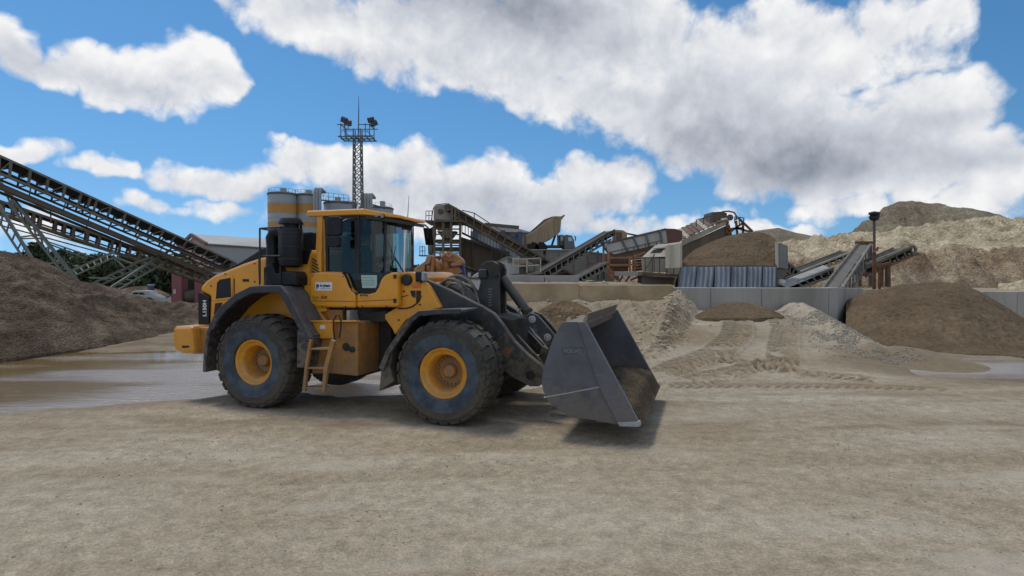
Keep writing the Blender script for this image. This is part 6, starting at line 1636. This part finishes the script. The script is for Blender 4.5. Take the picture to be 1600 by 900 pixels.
t.seg('frame', [((1136, 345, YR), (1136, 366, YR)), ((1150, 345, YR), (1152, 366, YR)), ((1161, 349, YR), (1161, 364, YR)), ((1150, 356, YR), (1175, 363, YR)), ((1153, 340, YR), (1176, 362, YR)), ((1136, 358, YR), (1161, 356, YR)), ((1136, 366, YR), (1161, 348, YR))], .12, P_rust)
t.seg('column', [((x, 366, YR + 1), (x, 440, YR + 1)) for x in (1080, 1110, 1140, 1165)], .2, P_brown)

# ---------------- sand box with corrugated front
YX = 24.5
t = T('sand_box', 'open topped bay of sand with blue-grey corrugated sheets nailed across its front', 'sand bay', (W(1140, 448, YX).x, YX + 1.5, 1.5))
cols_ = [1064, 1090, 1117, 1143, 1168, 1192, 1213.5]
for i in range(6):
    x0, x1 = cols_[i] + .15, cols_[i + 1] - .15
    n = 24; rowt, rowb = [], []
    for k in range(n + 1):
        u = k / n; d = .035 * math.copysign(abs(math.cos(u * 3.5 * 2 * math.pi)) ** .5, math.cos(u * 3.5 * 2 * math.pi))
        rt_ = W(x0 + (x1 - x0) * u, 416.5 + .5 * (i % 2), YX + .05); rb_ = W((x0 + (x1 - x0) * u) - (3.5 if i < 2 else 1.2), 449.5 - .7 * (i % 2) - .4 * (i % 3), YX - .35)
        rowt.append(rt_ + Vector((0, -d - .01 * (i % 2), 0))); rowb.append(rb_ + Vector((0, -d - .01 * (i % 2), 0)))
    t.add('corrugated_sheet', MB().sheet([rowt, [a.lerp(b, .5) for a, b in zip(rowt, rowb)], rowb]), P_sheet, solid=.006)
t.poly('left_plate', [(1063, 380), (1066, 379), (1066, 418), (1063, 418)], YX + .1, 2.4, P_cream)
t.add('right_plate', MB().prism([W(1213, 378, YX + .4), W(1216, 379, YX + .4), W(1216.5, 418, YX + .4), W(1213, 418, YX + .4)], (0, 0, 0), (0, .1, 0)), P_white)
t.add('right_side_plate', MB().prism([W(1216, 379.5, YX + .4), W(1216.5, 418, YX + .4), W(1230, 420, YX + 2.2), W(1229, 384, YX + 2.2)], (0, 0, 0), (.05, 0, 0)), P_grey)
t.poly('front_board', [(1063, 415), (1214, 415), (1214, 449), (1060, 449)], YX + .15, .1, P_dkgrey)
t.add('end_wall', MB().prism([W(1214, 418, YX + .5), W(1228, 421, YX + 2.3), W(1224, 450, YX + 2.3), W(1214, 450, YX + .5)], (0, 0, 0), (.03, 0, 0)), P_dkgrey)
heap('sand_pile', [(1064, 24.9, 2.62, 25.3, 414), (1069, 24.8, 2.62, 26.0, 404), (1085, 24.75, 2.62, 26.8, 390), (1110, 24.72, 2.62, 27, 378), (1135, 24.72, 2.62, 27, 369), (1160, 24.72, 2.62, 27, 364), (1185, 24.72, 2.62, 27, 362), (1200, 24.72, 2.62, 27, 366), (1209, 24.75, 2.62, 26.6, 372), (1213, 24.8, 2.62, 26.2, 378)],
     M_pile, 'heaped brown sand rising above the corrugated sheet front of its bay', 'sand pile', nu=160, nv=70, back=3, backz=1.6, rough=.10, rsc=1.1, p=.85, fine=.04)

# ---------------- conveyors right of the sand box
conveyor('steep ladder conveyor falling right just behind the sand bay end plate',
    ((1224, 404, 29), (1262, 436, 29)), ((1224, 417, 29), (1254, 446, 29)), [1228, 1235, 1241, 1248, 1254], w=.8, mem=.08, m=P_grey, rollers=False)
t = conveyor('grey topped conveyor low behind the concrete wall, left of the wide belt',
    ((1222, 449, 25.5), (1302, 419, 28)), ((1236, 455, 25.5), (1304, 430, 28)), [1244, 1256, 1268, 1280, 1292], w=.9, mem=.09, m=P_grey, rollers=True)
t.add('top_plate', MB().prism([W(1222, 446, 25.45), W(1295, 418, 27.95), W(1300, 421, 27.95), W(1230, 450, 25.45)], (0, 0, 0), (0, .5, .12)), P_kerb)
conveyor('distant grey conveyor rising right in front of the sandy bank',
    ((1250, 425, 31), (1334, 392, 33)), ((1252, 432, 31), (1334, 402, 33)), [1256, 1264, 1273, 1283, 1294, 1305, 1316, 1327], w=.8, mem=.08, m=P_cream, rollers=True)
tag(MB().lathe([(.02, 0), (.16, .02), (.20, .12), (.16, .24), (0, .28)], W(1220, 446, 25), (0, 0, 1), 14).build('float_ball', P_white, smooth=True), 'small white round tank end beside the corrugated sheets on the wall top', 'tank')
# wide belt conveyor coming down towards the wall
t = T('belt_conveyor', 'wide grey belt conveyor seen from its foot, rising away behind the wall corner', 'conveyor', (W(1300, 448, 24).x, 24, 1.5), 'belt conveyors of the quarry plant')
Lb, Lt = W(1284, 452, 24), W(1340, 381, 31); Rb, Rt = W(1316, 450, 24), W(1361, 381, 31)
dn = Vector((0, 0, -.18))
Bb0, Bb1 = W(1291, 452, 24), W(1308, 452, 24); Bt0, Bt1 = W(1343, 382, 31), W(1357, 382, 31)
t.add('belt', MB().add([Bb0, Bb1, Bt1, Bt0], [(0, 1, 2, 3)]), P_beltg, solid=.03)
t.add('side_board', MB().prism([Lb, Bb0, Bb0 + dn, Lb + dn], (0, 0, 0), Lt - Lb), P_dkgrey)
t.add('side_rail', MB().beam(Rb, Rt, .10), P_grey)
t.add('side_rail', MB().beam(Lb, Lt, .08), P_grey)
for i in range(26):
    u = (i + .5) / 26; p = Lb.lerp(Lt, u).lerp(Bb0.lerp(Bt0, u), .55)
    t.add('roller_bracket', MB().box(p + Vector((0, 0, .03)), (.10, .12, .10)), P_grey)
for i in range(9):
    u = i / 9; p = Rb.lerp(Rt, u); t.add('post', MB().beam(p, p - Vector((0, 0, .75)), .07), P_grey)
t.add('lower_rail', MB().beam(Rb - Vector((0, 0, .75)), Rt - Vector((0, 0, .75)), .08), P_grey)
t.seg('head_beam', [((1337, 379.5, 31), (1366, 379.5, 31))], .16, P_rust)
t.seg('leg', [((1343, 384, 31.5), (1343, 448, 31.5)), ((1360, 384, 31.5), (1360, 448, 31.5))], .14, P_dkgrey)
# conveyor to the right of the lamp post
t = conveyor('short conveyor right of the lamp post, its curled pale head end against the bank',
    ((1352, 419, 29), (1424, 387, 30)), ((1352, 432, 29), (1430, 397, 30)), [1362, 1374, 1388, 1398, 1410, 1420], w=1.0, mem=.10, m=P_dkgrey, mb_=P_dkgrey, rollers=True)
t.seg('pale_side_rail', [((1352, 413, 28.9), (1424, 385, 29.9))], .10, P_grey)
t.add('head_guard', MB().tube([W(x, y, 29.9) for x, y in ((1421, 384), (1427, 384), (1431, 389), (1430, 395), (1425, 397))], .08, 8), P_grey, smooth=True)
t.seg('lower_rail', [((1340, 433, 29), (1435, 396, 30))], .10, P_rust)
t = T('rusty_stand', 'rusty steel stand with hanging plates just right of the lamp post', 'stand', (W(1382, 450, 27).x, 27, 1.5))
t.seg('column', [((x, 411, 27 + d), (x, 452, 27 + d)) for d in (0, .6) for x in (1374, 1389)], .10, P_rust)
t.seg('beam', [((1370, 417, 27), (1390, 411, 27))], .12, P_rust)
t.box('plate', 1376, 416, 1381, 448, 27.1, .05, P_rust); t.box('plate', 1383, 414, 1387, 448, 27.15, .05, P_dkgrey)
o = MB().beam(W(1415, 427.5, 33.5), W(1441, 427.5, 33.5), .16, .10).build('plank', P_cream); tag(o, 'single pale plank lying level on the brown bank right of the stand', 'plank')

# lamp post
t = T('lamp_post', 'tall rusty lamp post with a round black lamp head at the wall corner', 'lamp post', (W(1365.5, 450, 25.5).x, 25.5, 1.2))
t.add('pole', MB().tube([W(1366, 452, 25.5), W(1366, 395, 25.5)], .075, 10), P_rust, smooth=True)
t.add('upper_pole', MB().tube([W(1366, 395, 25.5), W(1366, 345, 25.5)], .055, 10), P_dkgrey, smooth=True)
zl = W(1366, 343, 25.5); t.add('lamp_head', MB().lathe([(.06, -.06), (.16, -.02), (.20, .06), (.21, .14), (.16, .17), (.18, .20), (.23, .24), (.22, .31), (0, .36)], zl, (0, 0, 1), 20), M_black, smooth=True)
t.box('lamp_bracket', 1370, 333, 1375, 337, 25.4, .2, P_dkgrey)
t.seg('side_hook', [((1366, 394, 25.4), (1372, 386, 25.4)), ((1372, 386, 25.4), (1370, 392, 25.4))], .05, P_rust)

# ---------------- concrete walls
t = T('concrete_wall', 'long pale concrete retaining wall across the head of the ramp', 'wall', (W(1180, 500, 22.2).x, 22.4, 0))
xs_ = [770, 905, 1052, 1111, 1190, 1295.5, 1310]
P_mud = mat('muddy_concrete', (.46, .355, .225), .95, col2=(.32, .235, .14), sc=1.1, c2amt=1, bump=.02, bsc=8)
for i in range(len(xs_) - 1):
    y = 449.4 + .3 * math.sin(i * 2.1) - (7, 4.5, 0, 0, 0, 0, 0, 0)[i]
    a, b = W(xs_[i] + .1, y, 22.2), W(xs_[i + 1] - .1, y, 22.2)
    t.add('wall_panel', MB().box(((a.x + b.x) / 2, 22.45 + .006 * (i % 3), a.z / 2 - .1), (b.x - a.x, .5, a.z + .2)), P_mud if xs_[i] < 1050 else P_conc, bevel=.03)
c0, c1 = W(1310, 449.6, 22.2), W(1349, 450.5, 26.2)
t2 = T('side_wall', 'short concrete side wall running back from the wall corner beside the big sand pile', 'wall', (c0.x, c0.y, 0))
t2.add('wall_panel', MB().prism([Vector((c0.x + .005, c0.y, -.2)), Vector((c1.x, c1.y, -.2)), c1, Vector((c0.x + .005, c0.y, c0.z))], (0, .01, 0), (-.45, .32, 0)), P_conc, bevel=.03)
t = T('low_wall', 'low smooth concrete wall at the right edge behind the big sand pile', 'wall', (W(1600, 500, 25).x, 25, 0))
xs_ = [1536, 1590, 1645, 1700, 1760]
for i in range(4):
    a, b = W(xs_[i] + .3, 455.5 - .1 * i, 25), W(xs_[i + 1] - .3, 455.5 - .1 * i, 25)
    t.add('wall_panel', MB().box(((a.x + b.x) / 2, 25.25 + .006 * (i % 2), a.z / 2 - .1), (b.x - a.x, .5, a.z + .2)), P_conc, bevel=.025)

# ---------------- orange ribbed machine behind the loader nose
YG = 22.5
P_or = mat('bright_orange_casting', (.42, .17, .045), .55, col2=(.22, .10, .045), sc=6, c2amt=.9, dust=(.4, .32, .22), dustamt=.3)
P_orp = mat('pale_orange_plate', (.44, .25, .13), .6, col2=(.26, .15, .08), sc=5, c2amt=.8)
t = T('orange_pump', 'orange ribbed pump machine on a dark stand with a blue motor behind the loader nose', 'pump', (W(690, 440, YG).x, YG, 1.3))
ax0, ax1 = W(664, 421, YG + .2), W(716, 411, YG + .5)
dd = (ax1 - ax0).normalized(); Lx = (ax1 - ax0).length
pf = [(0, 0)]
for i in range(4):
    s0 = i * .25
    pf += [(.20 + .03 * i, Lx * (s0 + .01)), (.30 + .035 * (i % 2) + .02 * i, Lx * (s0 + .05)), (.33 + .03 * i * .6, Lx * (s0 + .11)), (.29 + .02 * i, Lx * (s0 + .17)), (.21 + .02 * i, Lx * (s0 + .21))]
pf += [(0, Lx)]
t.add('casing', MB().lathe(pf, ax0, dd, 22), P_or, smooth=True, angle=60)
t.poly('upper_shroud', [(688, 400), (693, 394), (702, 393.5), (712, 396), (722, 404), (726, 412), (716, 417), (704, 410), (690, 408)], YG, .9, P_or, bevel=.09)
for x in (691, 701.5): t.add('lifting_eye', MB().lathe([(.085, 0), (.115, .0), (.115, .08), (.085, .08), (.045, .08), (.045, 0)], W(x, 397, YG - .08), (0, -1, 0), 16, close=True), P_orp, smooth=True)
t.poly('guard_plate', [(645, 421), (664, 408), (667, 400), (676, 398), (672, 412), (664, 414), (663, 428), (650, 428)], YG - .1, .5, P_orp, bevel=.03)
t.poly('rib_plate', [(675, 400), (680, 399), (677, 430), (668, 436), (666, 432), (672, 424)], YG - .2, .3, P_or, bevel=.04)
t.poly('skirt', [(668, 428), (716, 416), (722, 425), (706, 436), (672, 440)], YG + .1, .9, P_or, bevel=.04)
t.poly('white_flank', [(704, 412), (720, 406), (721, 414), (706, 416)], YG - .05, .2, P_orp, bevel=.01)
t.poly('motor', [(707, 414), (724, 412), (726, 431), (700, 431), (701, 424), (708, 423)], YG + .3, .7, P_motor, bevel=.03)
t.box('stand', 664, 431, 730, 440, YG + .2, 1.2, P_dkgrey)
t.seg('stand_leg', [((x, 438, YG + d), (x, 452, YG + d)) for d in (.3, 1.2) for x in (668, 700, 728)], .14, P_dkgrey)
t.box('junction_box', 731, 426, 735, 433, YG + .4, .2, P_white)
t = T('white_hopper', 'tapered white hopper standing behind the loader hoses', 'hopper', (W(747, 460, 21.6).x, 21.6, .8))
t.poly('hopper_body', [(736, 436), (757, 436), (757, 446), (750, 462), (746, 462), (738, 444)], 21.6, .5, P_white, bevel=.02)
t.poly('hopper_lid', [(736, 434), (741, 429), (749, 424.5), (757, 433)], 21.62, .5, P_white, bevel=.02)
t.seg('rim', [((735, 435.2, 21.58), (758, 435.2, 21.58))], .05, P_dkgrey)
t.seg('leg', [((x, 440, 21.6 + d), (x, 466, 21.6 + d)) for d in (.05, .45) for x in (739, 756)], .07, P_dkgrey)

# ---------------- vegetation
M_leaf = mat('dark_foliage', (.028, .045, .018), .7, col2=(.055, .080, .030), sc=.6, c2amt=1)
M_leaf2 = mat('shrub_foliage', (.06, .085, .03), .7, col2=(.12, .13, .06), sc=2, c2amt=1)
M_bark = mat('bark', (.07, .055, .04), .9)
def leafmass(rs, centres, n, size, squash=1.0):
    vs = []; fs = []
    for (cx, cy, cz, r) in centres:
        d = rs.normal(size=(n, 3)); d /= np.linalg.norm(d, axis=1)[:, None]
        rad = r * (.55 + .5 * rs.rand(n)) 
        p = d * rad[:, None] * np.array([1, 1, squash]) + np.array([cx, cy, cz])
        a = rs.normal(size=(n, 3)); a /= np.linalg.norm(a, axis=1)[:, None]
        b = np.cross(a, rs.normal(size=(n, 3))); b /= np.linalg.norm(b, axis=1)[:, None]
        s = size * (.6 + .8 * rs.rand(n))[:, None]
        k = len(vs)
        q = np.stack([p - a * s, p + b * s * .5, p + a * s, p - b * s * .5], 1).reshape(-1, 3)
        vs.extend(map(tuple, q)); fs.extend([(k + 4 * i, k + 4 * i + 1, k + 4 * i + 2, k + 4 * i + 3) for i in range(n)])
    return vs, fs
def tree(px, py, Y, wpx, label, seed, group='trees behind the left conveyors', zb=0):
    rs = np.random.RandomState(seed)
    top = W(px, py, Y); wd = wpx / F * Y / 2; H_ = top.z - zb
    t = T('tree', label, 'tree', (top.x, Y, zb), group)
    cs = []
    nl_ = 16
    for i in range(nl_):
        f = rs.rand() ** .8; z = zb + H_ * (.22 + .70 * f); rr = wd * (1 - .75 * f ** 1.6) 
        an = rs.rand() * 6.28; cs.append((top.x + math.cos(an) * rr * .75 * rs.rand(), Y + math.sin(an) * rr * .75, z, wd * (.48 - .22 * f) + .3))
    cs.append((top.x, Y, top.z - .9, .8))
    vs, fs = leafmass(rs, cs, 170, .30)
    t.add('crown', MB().add(vs, fs), M_leaf)
    tr = MB(); tr.tube([(top.x, Y, zb - .2), (top.x + .1, Y, zb + H_ * .5), (top.x, Y, zb + H_ * .85)], [.28, .18, .06], 8)
    for i in range(5):
        an = rs.rand() * 6.28; z = zb + H_ * (.35 + .1 * i); tr.tube([(top.x, Y, z), (top.x + math.cos(an) * wd * .7, Y + math.sin(an) * wd * .7, z + .9)], [.09, .03], 5)
    t.add('trunk', tr, M_bark)
tl_ = [(2, 398, 66, 40, 'rounded dark tree at the left edge of the photo above the mound'), (32, 392, 62, 34, 'small dark tree peeking over the mound at far left'), (52, 380, 60, 38, 'tallest dark tree left, between the legs of the tall trestle'), (78, 398, 64, 36, 'dark tree just right of the tall trestle leg'), (97, 391, 60, 34, 'pointed dark tree showing under the lower conveyor, left of centre'),
       (122, 398, 64, 40, 'dark tree under the low slanting trestle'), (148, 404, 62, 40, 'low dark tree right of the pointed one beneath the conveyors'), (172, 402, 60, 40, 'dark tree behind the top of the low slanting trestle'), (196, 400, 62, 42, 'dark tree between the two slanting trestles'), (222, 402, 60, 40, 'dark tree behind the crossing of the two conveyors'), (246, 404, 62, 42, 'dark tree left of the red gantry'), (268, 410, 60, 34, 'dark tree right behind the red gantry pillar'),
       (-30, 394, 66, 44, 'dark tree beyond the left picture edge behind the mound')]
for i, (x, y, Yd, wd_, lb) in enumerate(tl_): tree(x, y, Yd, wd_ + 8, lb, 40 + i)
for i, (x, y, Yd, wd_) in enumerate([(20, 412, 58, 60), (70, 415, 57, 60), (120, 418, 57, 60), (170, 418, 57, 60), (215, 418, 57, 60), (255, 420, 57, 50)]):
    rs = np.random.RandomState(90 + i); c = W(x, y, Yd)
    vs, fs = leafmass(rs, [(c.x + (k - 3) * .8, Yd + rs.rand(), .8 + c.z * rs.rand() * .8, 1.3) for k in range(7)], 200, .28)
    o = MB().add(vs, fs).build('undergrowth', M_leaf); tag(o, 'dense dark undergrowth below the trees behind the left conveyors', 'undergrowth', kind='stuff')
for i, (x, y, wd_, lb) in enumerate([(650, 418, 22, 'small dark tree showing right of the cab glass behind the orange pump'), (664, 424, 18, 'low dark bushy tree beside the orange pump guard')]):
    tree(x, y, 60, wd_, lb, 70 + i, 'trees right of the cab')
rs = np.random.RandomState(5)
for (x, y, r_, lb) in ((1534, 424, .55, 'larger green shrub growing on the brown bank at the right'), (1552, 430, .42, 'smaller green shrub right of the larger one on the brown bank')):
    c = W(x, y, 37.5)
    vs, fs = leafmass(rs, [(c.x + dx_, c.y + dy_, c.z + dz_, r_ * .8) for dx_, dy_, dz_ in ((-.8, 0, 0), (-.3, .2, .12), (.3, 0, .05), (.8, -.1, -.15), (0, -.3, -.1))], 220, .12, .6)
    t = T('shrub', lb, 'shrub', tuple(c - Vector((0, 0, .4)))); t.add('foliage', MB().add(vs, fs), M_leaf2); t.add('stem', MB().tube([c - Vector((0, 0, .5)), c], .05, 5), M_bark)
